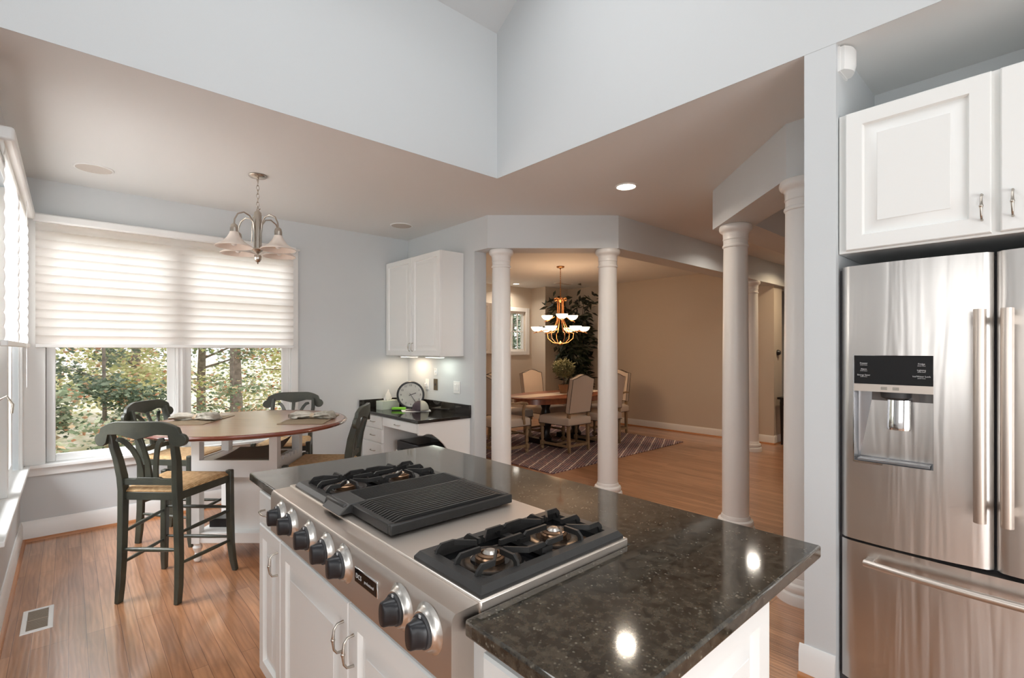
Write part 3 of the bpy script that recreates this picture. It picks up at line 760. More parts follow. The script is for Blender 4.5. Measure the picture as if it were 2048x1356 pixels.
# rangetop
rt = thing('rangetop', (.85, 1.36, .9), label='stainless steel gas rangetop with grill set into the island countertop', cat='rangetop')
Y0, Y1 = .787, 1.932
prof = [(.605, .775), (.556, .775), (.550, .781), (.5505, .905), (.553, .919), (.560, .926), (.617, .928), (.617, .90)]
mb = MB(); mb.prism_y(prof, Y0, Y1); mb.build('control_panel', 'steel', rt, smooth=40)
MB().box(.617, 1.124, Y0-.006, Y1+.004, .905, .933).build('surface', 'steeltop', rt, bevel=.004)
def knob(y):
    kb = MB().lathe([(.052, 0), (.047, .003), (.042, .008), (.0405, .013), (.038, .016), (.034, .016)], (.5505, y, .868), 32, True, '-X').build('knob_bezel', 'satin', rt, smooth=50)
    MB().lathe([(.0345, .014), (.0345, .019), (.033, .021)], (.5505, y, .868), 32, True, '-X').build('dial', 'rubber', kb)
    # grip
    k = MB()
    rs = []
    for (hh, ww, xx) in ((.029, .028, .019), (.0285, .0265, .028), (.0275, .017, .036), (.0265, .0145, .046), (.0245, .012, .0485)):
        ring = []
        for i in range(20):
            a = 2*PI*i/20
            cx = math.cos(a); sx = math.sin(a)
            ring.append((.5505-xx, y+ww*(abs(cx)**.75)*(1 if cx >= 0 else -1), .868-.001+hh*(abs(sx)**.8)*(1 if sx >= 0 else -1)))
        rs.append(ring)
    k.rings(rs); k.build('grip', 'black', kb, smooth=50)
    MB().box(.5505-.0225, .5505-.020, y-.003, y+.003, .868+.0285, .868+.034).build('pointer', 'silver_txt', kb)
    for a in (-20, -50, -80):
        pass
for ky in (1.800, 1.690, 1.533, 1.398, 1.281, .981, .868): knob(ky)
# name plate
MB().box(.5465, .551, 1.088, 1.214, .845, .885).build('name_plate_frame', 'chrome', rt, bevel=.003)
npl = MB().box(.5458, .5468, 1.092, 1.210, .849, .881).build('name_plate', 'blackgloss', rt)
text('plate_lettering', 'DCS', .017, 'silver_txt', npl, text_W(.5455, 1.187, .865))
text('plate_lettering', 'professional', .0105, 'silver_txt', npl, text_W(.5455, 1.130, .864))
# burner sections
def burner_bay(ya, yb, nm):
    x0, x1 = .628, 1.108
    # black pan and bevelled frame
    MB().box(x0+.02, x1-.02, ya+.02, yb-.02, .933, .9345).build('drip_pan', 'blackgloss', rt)
    def rr(i, z): return [(x0+i, ya+i, z), (x1-i, ya+i, z), (x1-i, yb-i, z), (x0+i, yb-i, z)]
    fr = MB().rings([rr(-.004, .933), rr(-.004, .940), rr(.006, .953), rr(.030, .953), rr(.033, .934)], True, False)
    g = fr.build('grate_frame', 'ironl', rt, smooth=20)
    yc = (ya+yb)/2
    for bx in (.755, .978):
        bo = MB().lathe([(.078, .034), (.076, .038), (.050, .0365), (.047, .0345)], (bx, yc, .90), 32, False).build('burner_bowl', 'bowl', rt)
        MB().lathe([(.036, .0), (.036, .010), (.031, .013), (.031, .016), (.022, .018), (.020, .012), (0, .012)], (bx, yc, .935), 28, True).build('burner_ring', 'brass', bo)
        MB().lathe([(.018, .0), (.018, .006), (.012, .012), (0, .013)], (bx, yc, .947), 20).build('burner_cap', 'satin', bo)
    f = MB()
    zt = .968
    mid = (.755+.978)/2
    for bx, e0, e1 in ((.755, x0+.03, mid), (.978, mid, x1-.03)):
        # fingers running in from the front and back bars
        for yy in (-.078, .0, .078):
            for e, sgn in ((e0, 1), (e1, -1)):
                tip = bx-sgn*.030
                p0 = [(e-sgn*.004, yc+yy, .945), (e+sgn*.002, yc+yy, .960), (e+sgn*.010, yc+yy, zt)]
                if yy == 0: p0 += [(tip, yc, zt)]
                else: p0 += [(bx-sgn*.052, yc+yy, zt), (bx-sgn*.012, yc+yy*.48, zt)]
                f.sweep(p0, (0, 1, 0), .0075, .013)
        for sg in (-1, 1):
            ye = yc+sg*((yb-ya)/2-.030)
            f.sweep([(bx, ye, .945), (bx, ye-sg*.003, .960), (bx, ye-sg*.012, zt), (bx, yc+sg*.040, zt)], (1, 0, 0), .0075, .013)
    f.box(mid-.012, mid+.012, ya+.03, yb-.03, .940, .950)
    for yy in (-.078, 0, .078): f.box(mid-.018, mid+.018, yc+yy-.007, yc+yy+.007, .950, .962)
    f.build('grate_fingers', 'iron', rt, smooth=25)
burner_bay(.792, 1.046, 'a')
burner_bay(1.618, 1.888, 'b')
# grill
g = MB()
gx0, gx1, ga, gb = .645, 1.085, 1.205, 1.465
g.box(gx0, gx1, ga, ga+.016, .938, .966).box(gx0, gx1, gb-.016, gb, .938, .966).box(gx0, gx0+.02, ga+.016, gb-.016, .938, .966).box(gx1-.02, gx1, ga+.016, gb-.016, .938, .966)
g.build('grill_frame', 'iron', rt, bevel=.003)
MB().box(gx0+.02, gx1-.02, ga+.016, gb-.016, .94, .945).build('grill_pan', 'blackgloss', rt)
rb = MB(); n = 15
for i in range(n):
    y = ga+.016+(gb-ga-.032)*(i+.5)/n
    rb.sweep([(gx0+.018, y, .958), (gx0+.05, y, .967), (gx1-.05, y, .967), (gx1-.018, y, .958)], (0, 1, 0), .0085, .012)
rb.build('grill_bars', 'iron', rt)
# cover plate over the trough, with front lip
MB().box(.625, 1.09, 1.468, 1.600, .938, .966).build('cover_plate', 'ironl', rt, bevel=.004)
rl = MB(); 
for i in range(14): rl.box(.70, 1.075, 1.476+i*.0085, 1.479+i*.0085, .966, .9675)
rl.build('cover_ridges', 'iron', rt)
mb = MB(); mb.prism_y([(.604, .940), (.64, .968), (.69, .970), (.69, .94)], 1.452, 1.585); mb.build('grease_tray_lip', 'ironl', rt, bevel=.002)

# ------------------------------------------------------------------ refrigerator
fr = thing('refrigerator', (2.75, .15, 0), label='stainless steel french door refrigerator with ice dispenser, right edge of the kitchen', cat='refrigerator')
FX = 2.42
MB().box(2.49, 3.05, -.31, .605, .02, 1.78).box(2.56, 2.9, -.29, .585, 0, .02).build('body', 'gasket', fr)
def curved_panel(y0, y1, z0, z1, name, par, holes=None, bul=.022, t=.06):
    # front bulges toward -x with rounded vertical edges
    mb = MB(); n = 28; rs = []
    yc, hw = (y0+y1)/2, (y1-y0)/2
    def fx(y):
        u = abs((y-yc)/hw)
        return FX+.02 - bul*(1-u**2) + (.016*max(0, (u-.90)/.10)**2)
    ys = [y0+(y1-y0)*i/n for i in range(n+1)]
    if not holes:
        zs = [z0, z0+.004, z1-.004, z1]
    else:
        hy0, hy1, hz0, hz1 = holes
        zs = [z0, hz0, hz1, z1]
        ys = sorted([y for y in ys if not (hy0-.006 < y < hy0+.006 or hy1-.006 < y < hy1+.006)]+[hy0, hy1])
    vs = []; fs = []; W_ = len(ys)
    for z in zs:
        for y in ys: vs.append((fx(y), y, z))
    for k in range(len(zs)-1):
        for i in range(W_-1):
            if holes and k == 1 and ys[i] >= holes[0]-1e-6 and ys[i+1] <= holes[1]+1e-6: continue
            fs.append((k*W_+i, k*W_+i+1, (k+1)*W_+i+1, (k+1)*W_+i))
    # rim back to x = FX+t
    b = len(vs); edge = [(ys[i], zs[0]) for i in range(W_)]
    for z in (zs[0], zs[-1]):
        for y in ys: vs.append((FX+t, y, z))
    for i in range(W_-1):
        fs.append((i, i+1, b+i+1, b+i)); q = (len(zs)-1)*W_
        fs.append((q+i, q+i+1, b+W_+i+1, b+W_+i))
    L = len(zs)
    fs.append(tuple([k*W_ for k in range(L)]+[b+W_, b])); fs.append(tuple([k*W_+W_-1 for k in range(L)]+[b+2*W_-1, b+W_-1]))
    fs.append((b, b+W_-1, b+2*W_-1, b+W_))
    mb.add(vs, fs)
    return mb.build(name, 'fridge', par, smooth=50), fx
DY0, DY1, DZ0, DZ1 = .319, .571, .985, 1.418
ld, fxl = curved_panel(.158, .622, .655, 1.790, 'left_door', fr, (DY0, DY1, DZ0, DZ1))
rd, fxr = curved_panel(-.310, .150, .655, 1.790, 'right_door', fr)
fd, fxd = curved_panel(-.310, .622, .06, .643, 'freezer_drawer', fr)
# dispenser
x0 = FX+.004
MB().box(x0-.002, x0+.05, DY0, DY1, 1.302, DZ1).build('dispenser_display', 'blackgloss', ld, bevel=.002)
MB().box(x0-.006, x0+.05, DY0, DY1, 1.272, 1.302).build('dispenser_strip', 'steel', ld)
rec = MB()
rec.rings([[(x0+.0, DY0, DZ0), (x0+.0, DY1, DZ0), (x0, DY1, 1.272), (x0, DY0, 1.272)], [(x0+.05, DY0+.004, DZ0+.012), (x0+.05, DY1-.004, DZ0+.012), (x0+.05, DY1-.004, 1.272), (x0+.05, DY0+.004, 1.272)], [(x0+.09, DY0+.035, DZ0+.03), (x0+.09, DY1-.035, DZ0+.03), (x0+.05, DY1-.05, 1.272), (x0+.05, DY0+.05, 1.272)]], True, False)
rec.add([(x0+.09, DY0+.035, DZ0+.03), (x0+.09, DY1-.035, DZ0+.03), (x0+.05, DY1-.05, 1.272), (x0+.05, DY0+.05, 1.272)], [(0, 1, 2, 3)])
rec.build('dispenser_recess', 'dispgrey', ld, smooth=30)
MB().box(x0-.003, x0+.001, DY0-.004, DY0, DZ0-.006, DZ1+.004).box(x0-.003, x0+.001, DY1, DY1+.004, DZ0-.006, DZ1+.004).box(x0-.003, x0+.001, DY0, DY1, DZ0-.008, DZ0).build('dispenser_trim', 'chrome', ld)
MB().box(x0+.002, x0+.04, DY0+.01, DY1-.01, DZ0+.002, DZ0+.012).build('drip_tray', 'dispgrey', ld, bevel=.002)
mb = MB(); mb.lathe([(.052, 1.272), (.048, 1.250), (.036, 1.243), (.0, 1.243)], (x0+.045, .440, 0), 24); mb.build('ice_chute', 'rubber', ld)
pd = []
for z, xo in ((1.240, .035), (1.18, .030), (1.135, .024), (1.122, .026)):
    pd.append([(x0+xo-.016+.016*((i/10-.5)*2)**2, .392+.074*i/10, z) for i in range(11)]+[(x0+xo+.006, .392+.074*(10-i)/10, z) for i in range(11)])
MB().rings(pd).build('paddle', 'chrome', ld, smooth=50)
for (a, b_, yy) in (('Freezer', '(Hold 3sec)', 0), ('Alarm', '(Hold 3sec)', 1), ('Energy Saver', '(Hold 3sec)', 2)):
    text('display_lettering', a, .0085, 'silver_txt', ld, text_W(x0-.0025, .538, 1.386-.024*yy))
    text('display_lettering', b_, .005, 'silver_txt', ld, text_W(x0-.0025, .538, 1.379-.024*yy))
for (a, b_, yy) in (('Fridge', '(Hold 3sec)', 0), ('Lighting', '(Hold 3sec)', 1), ('Ice/Water Lock', '(Hold 3sec)', 2)):
    text('display_lettering', a, .0085, 'silver_txt', ld, text_W(x0-.0025, .354, 1.386-.024*yy))
    text('display_lettering', b_, .005, 'silver_txt', ld, text_W(x0-.0025, .354, 1.379-.024*yy))
for y in (.470, .432): MB().box(x0-.0075, x0-.005, y-.010, y+.010, 1.281, 1.293).build('dispenser_button', 'nickel', ld)
def bar_handle(par, y):
    mb = MB()
    mb.tube([(2.372, y, .835), (2.366, y, 1.0), (2.364, y, 1.21), (2.366, y, 1.42), (2.372, y, 1.583)], .0175, 20)
    o = mb.build('handle', 'steel', par, smooth=50)
    MB().box(2.372, 2.43, y-.007, y+.007, .86, .89).box(2.372, 2.43, y-.007, y+.007, 1.53, 1.56).build('handle_mount', 'steel', o)
bar_handle(ld, .188); bar_handle(rd, .120)
mb = MB(); pts = []
for i in range(17):
    u = -1+2*i/16
    pts.append((2.385-.030*(1-u*u)**.8, .156+.372*u, .583))
mb.tube(pts, .0145, 14); o = mb.build('handle', 'steel', fd, smooth=50)
MB().box(2.375, 2.43, .50, .53, .573, .593).box(2.375, 2.43, -.218, -.188, .573, .593).build('handle_mount', 'steel', o, bevel=.003)
MB().box(2.475, 2.49, .604, .634, .02, 1.78).build('gap_shade_strip', 'gasket', fr)  # dark strip added to draw the shaded gap beside the refrigerator

# cabinet over the refrigerator
cb = thing('wall_cabinet', (2.75, .15, 1.85), label='white raised panel cabinet above the refrigerator, set in the niche', cat='cabinet')
MB().box(2.452, 3.06, -.32, .633, 1.848, 2.436).build('body', 'whitew', cb, bevel=.002)
for ya, yb, hy in ((.605, .163, .187), (.140, -.290, .109)):
    d = MB(T(2.432, ya, 1.857, FACE_W)).door(ya-yb, 2.431-1.857, .02, .058).build('door', 'whitew', cb)
    handle_v(MB(), 2.432, hy, 1.95, .09).build('handle', 'nickel', d, smooth=60)
# alarm sensor in the niche corner
se = thing('motion_sensor', (2.54, .636, 2.66), label='small white curved motion sensor in the corner above the refrigerator cabinet', cat='sensor')
mb = MB(); rs = []
for z in (2.635, 2.66, 2.72, 2.735):
    k = .8 if z in (2.635, 2.735) else 1.0
    rs.append([(2.45, .634, z), (2.555, .634, z)]+[(2.555-.105*i/8, .634-.012-.040*k*math.sin(PI*(i+.8)/9.6), z) for i in range(9)])
mb.rings(rs); mb.build('housing', 'white', se, smooth=40)
MB().box(2.445, 2.56, .628, .636, 2.63, 2.738).build('back_plate', 'white', se)

# ------------------------------------------------------------------ desk corner
dk = thing('desk', (2.7, 4.6, 0), label='white built-in desk with drawers and an arched kneehole panel in the corner', cat='desk')
MB().box(2.435, 3.008, 4.70, 5.196, .08, .755).box(2.47, 3.008, 4.72, 5.196, 0, .08).build('body', 'whitew', dk)
MB().box(2.435, 3.008, 4.0, 4.70, .655, .755).build('apron', 'whitew', dk)
arch = [(2.415, .755), (2.415, .645), (2.455, .640), (2.50, .652), (2.56, .640), (2.63, .590), (2.69, .535), (2.74, .470), (2.78, .38), (2.80, .28), (2.81, 0), (3.008, 0), (3.008, .755)]
mb = MB(); mb.prism_y(arch, 3.975, 4.0); mb.build('end_panel', 'whitew', dk)
for z0, z1 in ((.615, .748), (.47, .605), (.29, .46), (.10, .28)):
    d = wdoor('drawer', dk, 2.415, 5.15, 4.712, z0, z1, plain=True); handle_h(MB(), 2.415, 4.90, (z0+z1)/2, .10, .02).build('handle', 'nickel', d, smooth=60)
d = wdoor('drawer', dk, 2.415, 4.695, 4.01, .655, .748, plain=True); handle_h(MB(), 2.415, 4.375, .70, .10, .02).build('handle', 'nickel', d, smooth=60)
dt = thing('desk_countertop', (2.7, 4.6, .75), label='polished black granite desktop with low backsplash in the corner', cat='countertop')
MB().box(2.395, 3.009, 3.958, 5.199, .756, .786).build('top', 'graniteb', dt, bevel=.005)
MB().box(2.989, 3.009, 3.958, 5.199, .786, .886).box(2.395, 2.989, 5.179, 5.199, .786, .886).build('backsplash', 'graniteb', dt, bevel=.003)
# upper cabinet
uc = thing('wall_cabinet', (2.86, 4.6, 1.37), label='tall white two-door wall cabinet over the desk with lit underside', cat='cabinet')
MB().box(2.737, 3.008, 4.082, 5.19, 1.376, 2.43).build('body', 'whitew', uc, bevel=.002)
for ya, yb, hy in ((5.188, 4.628, 4.655), (4.622, 4.084, 4.596)):
    d = MB(T(2.717, ya, 1.378, FACE_W)).door(ya-yb, 1.05, .02, .055).build('door', 'whitew', uc)
    handle_v(MB(), 2.717, hy, 1.47, .085, .022).build('handle', 'nickel', d, smooth=60)
for ya, yb, m_, colr, pw in ((4.74, 5.02, 'ledwarm', (1, .78, .55), 1.6), (4.22, 4.50, 'ledcool', (.95, 1, .88), .55)):
    l0 = thing('under_cabinet_light', (2.85, (ya+yb)/2, 1.37), label=('warm' if m_ == 'ledwarm' else 'cool white')+' slim light strip under the desk wall cabinet, '+('nearer the corner' if m_ == 'ledwarm' else 'nearer the columns'), cat='light', group='under cabinet light strips')
    MB().box(2.80, 2.88, ya, yb, 1.362, 1.376).build('housing', 'white', l0)
    MB().box(2.81, 2.87, ya+.01, yb-.01, 1.359, 1.3625).build('lens', m_, l0)
    l = bpy.data.lights.new('under_cabinet_lamp', 'AREA'); l.shape = 'RECTANGLE'; l.size = .05; l.size_y = .26; l.energy = pw; l.color = colr
    o = bpy.data.objects.new('under_cabinet_lamp', l); COL.objects.link(o); o.location = (2.86, (ya+yb)/2, 1.356)

# wall plates on the desk wall
def plate(y, z, wdt, hgt, label, kind, m='white'):
    p = thing('wall_plate', (3.01, y, z), label=label, cat='switch plate' if kind != 'outlet' else 'outlet')
    MB().box(3.003, 3.0095, y-wdt/2, y+wdt/2, z-hgt/2, z+hgt/2).build('plate', m, p, bevel=.002)
    if kind == 'outlet':
        MB().box(2.985, 3.004, y-.0+.0, y+.035, z-.03, z+.01).build('plug', 'white', p, bevel=.004)
    elif kind == 'jack':
        MB().box(3.0, 3.004, y-.01, y+.01, z-.012, z+.012).build('jack', 'gasket', p)
    elif kind == 'rockers':
        for k in (-.024, .024): MB().box(2.998, 3.004, y+k-.016, y+k+.016, z-.034, z+.034).build('rocker', 'white', p, bevel=.002)
    elif kind == 'toggle':
        MB().box(2.992, 3.004, y-.006, y+.006, z-.010, z+.014).build('toggle', 'white', p)
plate(4.765, 1.055, .075, .12, 'white wall outlet with a plug in it, just right of the clock', 'outlet')
plate(4.60, 1.06, .075, .125, 'bronze coloured wall plate between the plugged outlet and the double switch', 'jack', 'bronze')
plate(4.60, 1.20, .055, .075, 'small white wall plate directly above the bronze plate', 'toggle')
plate(4.20, 1.05, .118, .125, 'white double rocker switch plate at the right end of the desk backsplash', 'rockers')

# desk things
def clock():
    c = Vector((2.83, 4.835, .94)); R = .152
    view = Vector((-c.x, -c.y, 0)).normalized()
    ang = math.atan2(view.y, view.x)+PI/2
    Mx = T(c.x, c.y, c.z, ang+math.radians(4), math.radians(-8))
    r = thing('wall_clock', (c.x, c.y, .786), label='round black rimmed clock with white face leaning in the desk corner', cat='clock')
    mb = MB(Mx); mb.lathe([(R-.022, .018), (R-.018, .026), (R-.008, .028), (R, .02), (R, -.012), (R-.01, -.016), (0, -.016)], (0, 0, 0), 48, True, 'Y'); mb.build('rim', 'black', r, smooth=40)
    mb = MB(Mx); mb.lathe([(R-.020, .0185), (0, .0185)], (0, 0, 0), 48, True, 'Y'); f = mb.build('face', 'paper', r, smooth=0)
    for k in range(1, 13):
        a = PI/2-k*PI/6
        text('numeral', str(k), .030, 'textdark', f, Mx @ Matrix.Translation((math.cos(a)*.106, -.0195, math.sin(a)*.106)) @ Euler((PI/2, 0, 0)).to_matrix().to_4x4())
    for (a, L, w_) in ((math.radians(90-2.40*30), .062, .0035), (math.radians(90-147), .095, .0025)):
        mb = MB(Mx); d = Vector((math.cos(a), 0, math.sin(a)))
        mb.sweep([tuple(d*-.02+Vector((0, -.0215, 0))), tuple(d*L+Vector((0, -.0215, 0)))], (0, 1, 0), .001, w_*2)
        mb.build('hand', 'textdark', r)
clock()
tb = thing('tissue_box', (2.64, 5.0, .786), math.radians(10), 'pale green tissue box with a white tissue, left of the clock', 'tissue box')
MB(T(2.64, 5.0, .786, math.radians(10))).box(-.115, .115, -.055, .055, 0, .095).build('box', 'cardboard', tb, bevel=.002)
mb = MB(T(2.64, 5.0, .881, math.radians(10)))
rs = []
for (s_, z) in ((.035, 0), (.045, .02), (.03, .06), (.012, .10), (.004, .115)):
    rs.append([((s_*(1+.35*math.sin(3*a+z*60)))*math.cos(a)-.005+z*.1, s_*.6*(1+.4*math.cos(2*a))*math.sin(a), z+.008*math.sin(4*a)) for a in [2*PI*i/16 for i in range(16)]])
mb.rings(rs); mb.build('tissue', 'paper', tb, smooth=60)
pp = MB(T(2.79, 4.66, .7865, math.radians(-25))).box(-.15, .15, -.11, .11, 0, .006).build('paper_stack', 'paper', None)
setk(pp, 'loose white papers lying under the cap on the desktop', 'papers')
gi = thing('green_case', (2.66, 4.78, .787), label='bright lime green case lying between the tissue box and the cap', cat='case')
MB(T(2.665, 4.80, .787, math.radians(-42))).box(-.075, .075, -.03, .03, .006, .032).build('shell', 'limeg', gi, bevel=.008)
MB(T(2.665, 4.80, .787, math.radians(-42))).box(-.07, .07, -.028, .028, 0, .007).build('base', 'black', gi)
# cap
cp = thing('baseball_cap', (2.80, 4.60, .793), label='dark purple grey baseball cap with pale mesh back lying on the desk papers', cat='cap')
Mx = T(2.81, 4.595, .793, math.radians(143))   # brim toward local +x
def dome(a0, a1, m_, nm):
    vs = []; fs = []; n1, n2 = 14, 9
    for j in range(n2+1):
        ph = (PI/2)*j/n2
        for i in range(n1+1):
            a = a0+(a1-a0)*i/n1
            rr = math.cos(ph)**.8 if ph < PI/2-1e-3 else 0
            vs.append((.092*rr*math.cos(a), .080*rr*math.sin(a), .105*math.sin(ph)))
    for j in range(n2):
        for i in range(n1):
            k = j*(n1+1)+i; fs.append((k, k+1, k+n1+2, k+n1+1))
    mb = MB(Mx); mb.add(vs, fs); o = mb.build(nm, m_, cp, smooth=60)
    sm = o.modifiers.new('solid', 'SOLIDIFY'); sm.thickness = .003
    return o
dome(math.radians(-95), math.radians(95), 'capdark', 'front_crown')
dome(math.radians(95), math.radians(265), 'capmesh', 'mesh_crown')
vs = []; fs = []
for j in range(7):
    for i in range(13):
        a = math.radians(-70+140*i/12); k = j/6
        vs.append((.088*math.cos(a)+k*.072*math.cos(a*.7), .078*math.sin(a)*(1-.1*k), .012-.010*k-.016*abs(math.sin(a))*k+.004))
for j in range(6):
    for i in range(12): q = j*13+i; fs.append((q, q+1, q+14, q+13))
mb = MB(Mx); mb.add(vs, fs); o = mb.build('brim', 'capdark', cp, smooth=60); o.modifiers.new('solid', 'SOLIDIFY').thickness = .004
mb = MB(Mx @ T(.083, 0, .055, 0, 0, math.radians(-28))); mb.box(-.002, .003, -.020, .020, -.016, .016); b_ = mb.build('badge', 'silver_txt', cp)
mb = MB(Mx @ T(.083, 0, .055, 0, 0, math.radians(-28))); mb.lathe([(.009, -.0045), (.006, -.0052), (.0, -.0052)], (0, 0, 0), 16, True, '-X'); mb.build('emblem', 'textdark', b_)
# printer under the desk on a low stand
st = MB().box(2.55, 2.98, 4.08, 4.66, 0, .40).build('printer_stand', 'whitew', None, bevel=.004); setk(st, 'low white stand under the desk carrying the black printer', 'stand')
pr = thing('printer', (2.70, 4.36, .40), label='black flat printer on the low stand in the desk kneehole', cat='printer')
MB().box(2.52, 2.86, 4.16, 4.58, .401, .51).build('housing', 'black', pr, bevel=.008)
MB().box(2.54, 2.84, 4.18, 4.56, .51, .516).build('lid', 'blackgloss', pr, bevel=.003)
MB().box(2.50, 2.53, 4.22, 4.52, .41, .43).build('paper_tray', 'rubber', pr)

# ------------------------------------------------------------------ floor register
vt = thing('floor_vent', (-.12, 3.65, 0), label='white framed floor register in the oak floor near the left window wall', cat='vent')
def rr(i, z): return [(-.185+i, 3.50+i, z), (-.06-i, 3.50+i, z), (-.06-i, 3.80-i, z), (-.185+i, 3.80-i, z)]
MB().rings([rr(0, .0005), rr(.002, .005), rr(.020, .006), rr(.022, .003)], True, False).build('frame', 'white', vt)
MB().box(-.165, -.08, 3.52, 3.78, .0008, .002).build('duct', 'rubber', vt)
lv = MB()
for i in range(24): lv.box(-.163, -.082, 3.523+i*.0107, 3.529+i*.0107, .002, .0045)
lv.box(-.165, -.08, 3.645, 3.655, .002, .005)
lv.build('louvres', 'ventdark', vt)

# ------------------------------------------------------------------ breakfast table
TC = (.965, 3.88)
ta = A_VIEW-PI/2      # frame squared to the room diagonal
tbl = thing('breakfast_table', (TC[0], TC[1], 0), ta, 'round counter height breakfast table, cherry top on a white storage base', 'table')
TM = T(TC[0], TC[1], 0, ta)
MB(TM).lathe([(.0, .902), (.640, .902), (.655, .908), (.660, .918), (.655, .927), (.648, .932), (0, .932)], (0, 0, 0), 72).build('tabletop', 'tabletop', tbl, smooth=30)
MB(TM).lathe([(.655, .9075), (.6615, .918), (.656, .9275), (.650, .9322), (.640, .9323), (.640, .930)], (0, 0, 0), 72, False).build('edge_band', 'mahog', tbl)
wx, wy = .29, .20
for sx in (-1, 1):
    for sy in (-1, 1):
        cx, cy = sx*(wx-.027), sy*(wy-.027)
        mb = MB(TM); mb.box(cx-.027, cx+.027, cy-.027, cy+.027, .13, .902)
        mb.lathe([(.012, 0), (.022, .01), (.026, .03), (.018, .055), (.016, .065), (.026, .085), (.030, .10), (.022, .115), (.028, .13)], (cx, cy, 0), 20)
        mb.build('leg', 'whitew', tbl, smooth=30)
MB(TM).box(-wx+.054, wx-.054, -wy, -wy+.02, .580, .694).box(-wx+.054, wx-.054, wy-.02, wy, .580, .694).box(-wx, -wx+.02, -wy+.054, wy-.054, .580, .694).build('apron', 'whitew', tbl)
MB(TM).box(-wx+.01, wx-.01, -wy+.01, wy-.01, .672, .690).build('shelf', 'whitew', tbl)
# scalloped bottle rail on the right side
pts = [(-wy+.054, .593)]; pts += [(wy-.054, .593), (wy-.054, .706)]
for k in range(4, -1, -1):
    cc = -wy+.085+k*.058
    for q in range(7):
        a = PI*q/6
        pts.append((cc+.020*math.cos(a), .706-.026*math.sin(a)))
pts.append((-wy+.054, .706))
mb = MB(TM @ T(wx-.01, 0, 0, PI/2)); mb.prism_y(pts, -.01, .01); mb.build('bottle_rail', 'whitew', tbl)
MB(TM).box(-wx+.01, wx-.01, -wy+.01, wy-.01, .13, .20).build('bottom_shelf', 'whitew', tbl, bevel=.003)
MB(TM).box(-.08, wx-.03, -wy+.075, wy-.03, .20, .672).build('cupboard', 'whitew', tbl, bevel=.002)
bp = MB(TM @ T(.0, 0, 0))
for k in range(5): bp.lathe([(.003, .0), (.003, .001)], (-.055, -wy+.075, .44+k*.025), 8, True, 'Y')
bp.build('peg_holes', 'gasket', tbl)
bk = MB(TM).box(-.24, -.11, -.08, .10, .201, .26).build('storage_box', 'ebony', None); setk(bk, 'flat black box on the bottom shelf of the breakfast table base', 'box')
# placemats stored on the shelf
def curved_mat(x0, x1, y0, y1, z, curl, m_, Mx, name, label):
    vs = []; fs = []; n = 12
    for j in range(n+1):
        for i in range(n+1):
            u, v = i/n, j/n
            vs.append((x0+(x1-x0)*u, y0+(y1-y0)*v, z+curl*(u**3)*v+curl*.3*v*v))
    for j in range(n):
        for i in range(n): q = j*(n+1)+i; fs.append((q, q+1, q+n+2, q+n+1))
    mb = MB(Mx); mb.add(vs, fs); o = mb.build(name, m_, None, smooth=60)
    o.modifiers.new('solid', 'SOLIDIFY').thickness = .003
    return setk(o, label, 'placemat', 'placemats kept on the table shelf')
curved_mat(-.14, .24, -.17, .13, .6965, .085, 'mat_brown', TM, 'placemat', 'brown woven placemat with a curled corner, top of the stack on the table shelf')
curved_mat(-.16, .22, -.18, .11, .6915, .008, 'mat_tan', TM, 'placemat', 'lower woven placemat lying under the curled one on the table shelf')

def quadmat(pts, z, m_, label):
    mb = MB(); mb.prism([(p[0], p[1]) for p in pts], z, z+.003)
    o = mb.build('placemat', m_, None); return setk(o, label, 'placemat', 'tan placemats on the breakfast table top')
def rectmat(cx, cy, w_, h_, a):
    ca, sa = math.cos(a), math.sin(a)
    return [(cx+ca*x-sa*y, cy+sa*x+ca*y) for x, y in ((-w_/2, -h_/2), (w_/2, -h_/2), (w_/2, h_/2), (-w_/2, h_/2))]
m1 = (.775, 4.12, math.radians(-12)); 
P1 = [(.50, 4.17), (.675, 3.888), (.986, 4.304), (.80, 4.50)]
P2 = [(1.055, 3.570), (1.290, 3.370), (1.577, 3.773), (1.350, 3.985)]
P1 = [(.42, 4.06), (.675, 3.888), (.955, 4.265), (.72, 4.45)]
quadmat(P1, .9325, 'mat_tan', 'tan woven placemat on the left of the table top under a napkin')
quadmat(P2, .9325, 'mat_tan', 'tan woven placemat on the right of the table top under a napkin')
def napkin(cx, cy, a, label, seed):
    rnd = random.Random(seed)
    r = thing('napkin', (cx, cy, .936), label=label, cat='napkin', group='ringed cloth napkins on the breakfast table')
    Mx = T(cx, cy, .936, a)
    rs = []
    N = 26; K = 22
    for j in range(N+1):
        u = -1+2*j/N
        wdt = .012+.075*abs(u)**.8*(1-.55*max(0, abs(u)-.75)*4*.8)
        hgt = .016+.012*abs(u)**.5*(1-abs(u)**4*.7)
        if abs(u) > .97: wdt *= .8; hgt *= .4
        ring = []
        for i in range(K):
            t_ = 2*PI*i/K
            wob = 1+.22*math.sin(5*t_+u*3+seed)+.12*math.sin(9*t_+u*9)
            ring.append((u*.155+.012*math.sin(t_*3+u*4), wdt*math.cos(t_)*wob, max(.001, hgt+hgt*math.sin(t_)*wob)))
        rs.append(ring)
    MB(Mx).rings(rs).build('cloth', 'napkin', r, smooth=70)
    mb = MB(Mx); rg = []
    for j in range(5):
        x = -.016+.032*j/4
        rg.append([(x, .026*math.cos(2*PI*i/20), .019+.019*math.sin(2*PI*i/20)) for i in range(20)])
    mb.rings(rg, True, False); mb.build('napkin_ring', 'ring', r)
napkin(.685, 4.18, math.radians(-42), 'crumpled cream napkin in a ring on the left placemat', 1)
napkin(1.345, 3.70, math.radians(-42), 'crumpled cream napkin in a ring on the right placemat', 4)

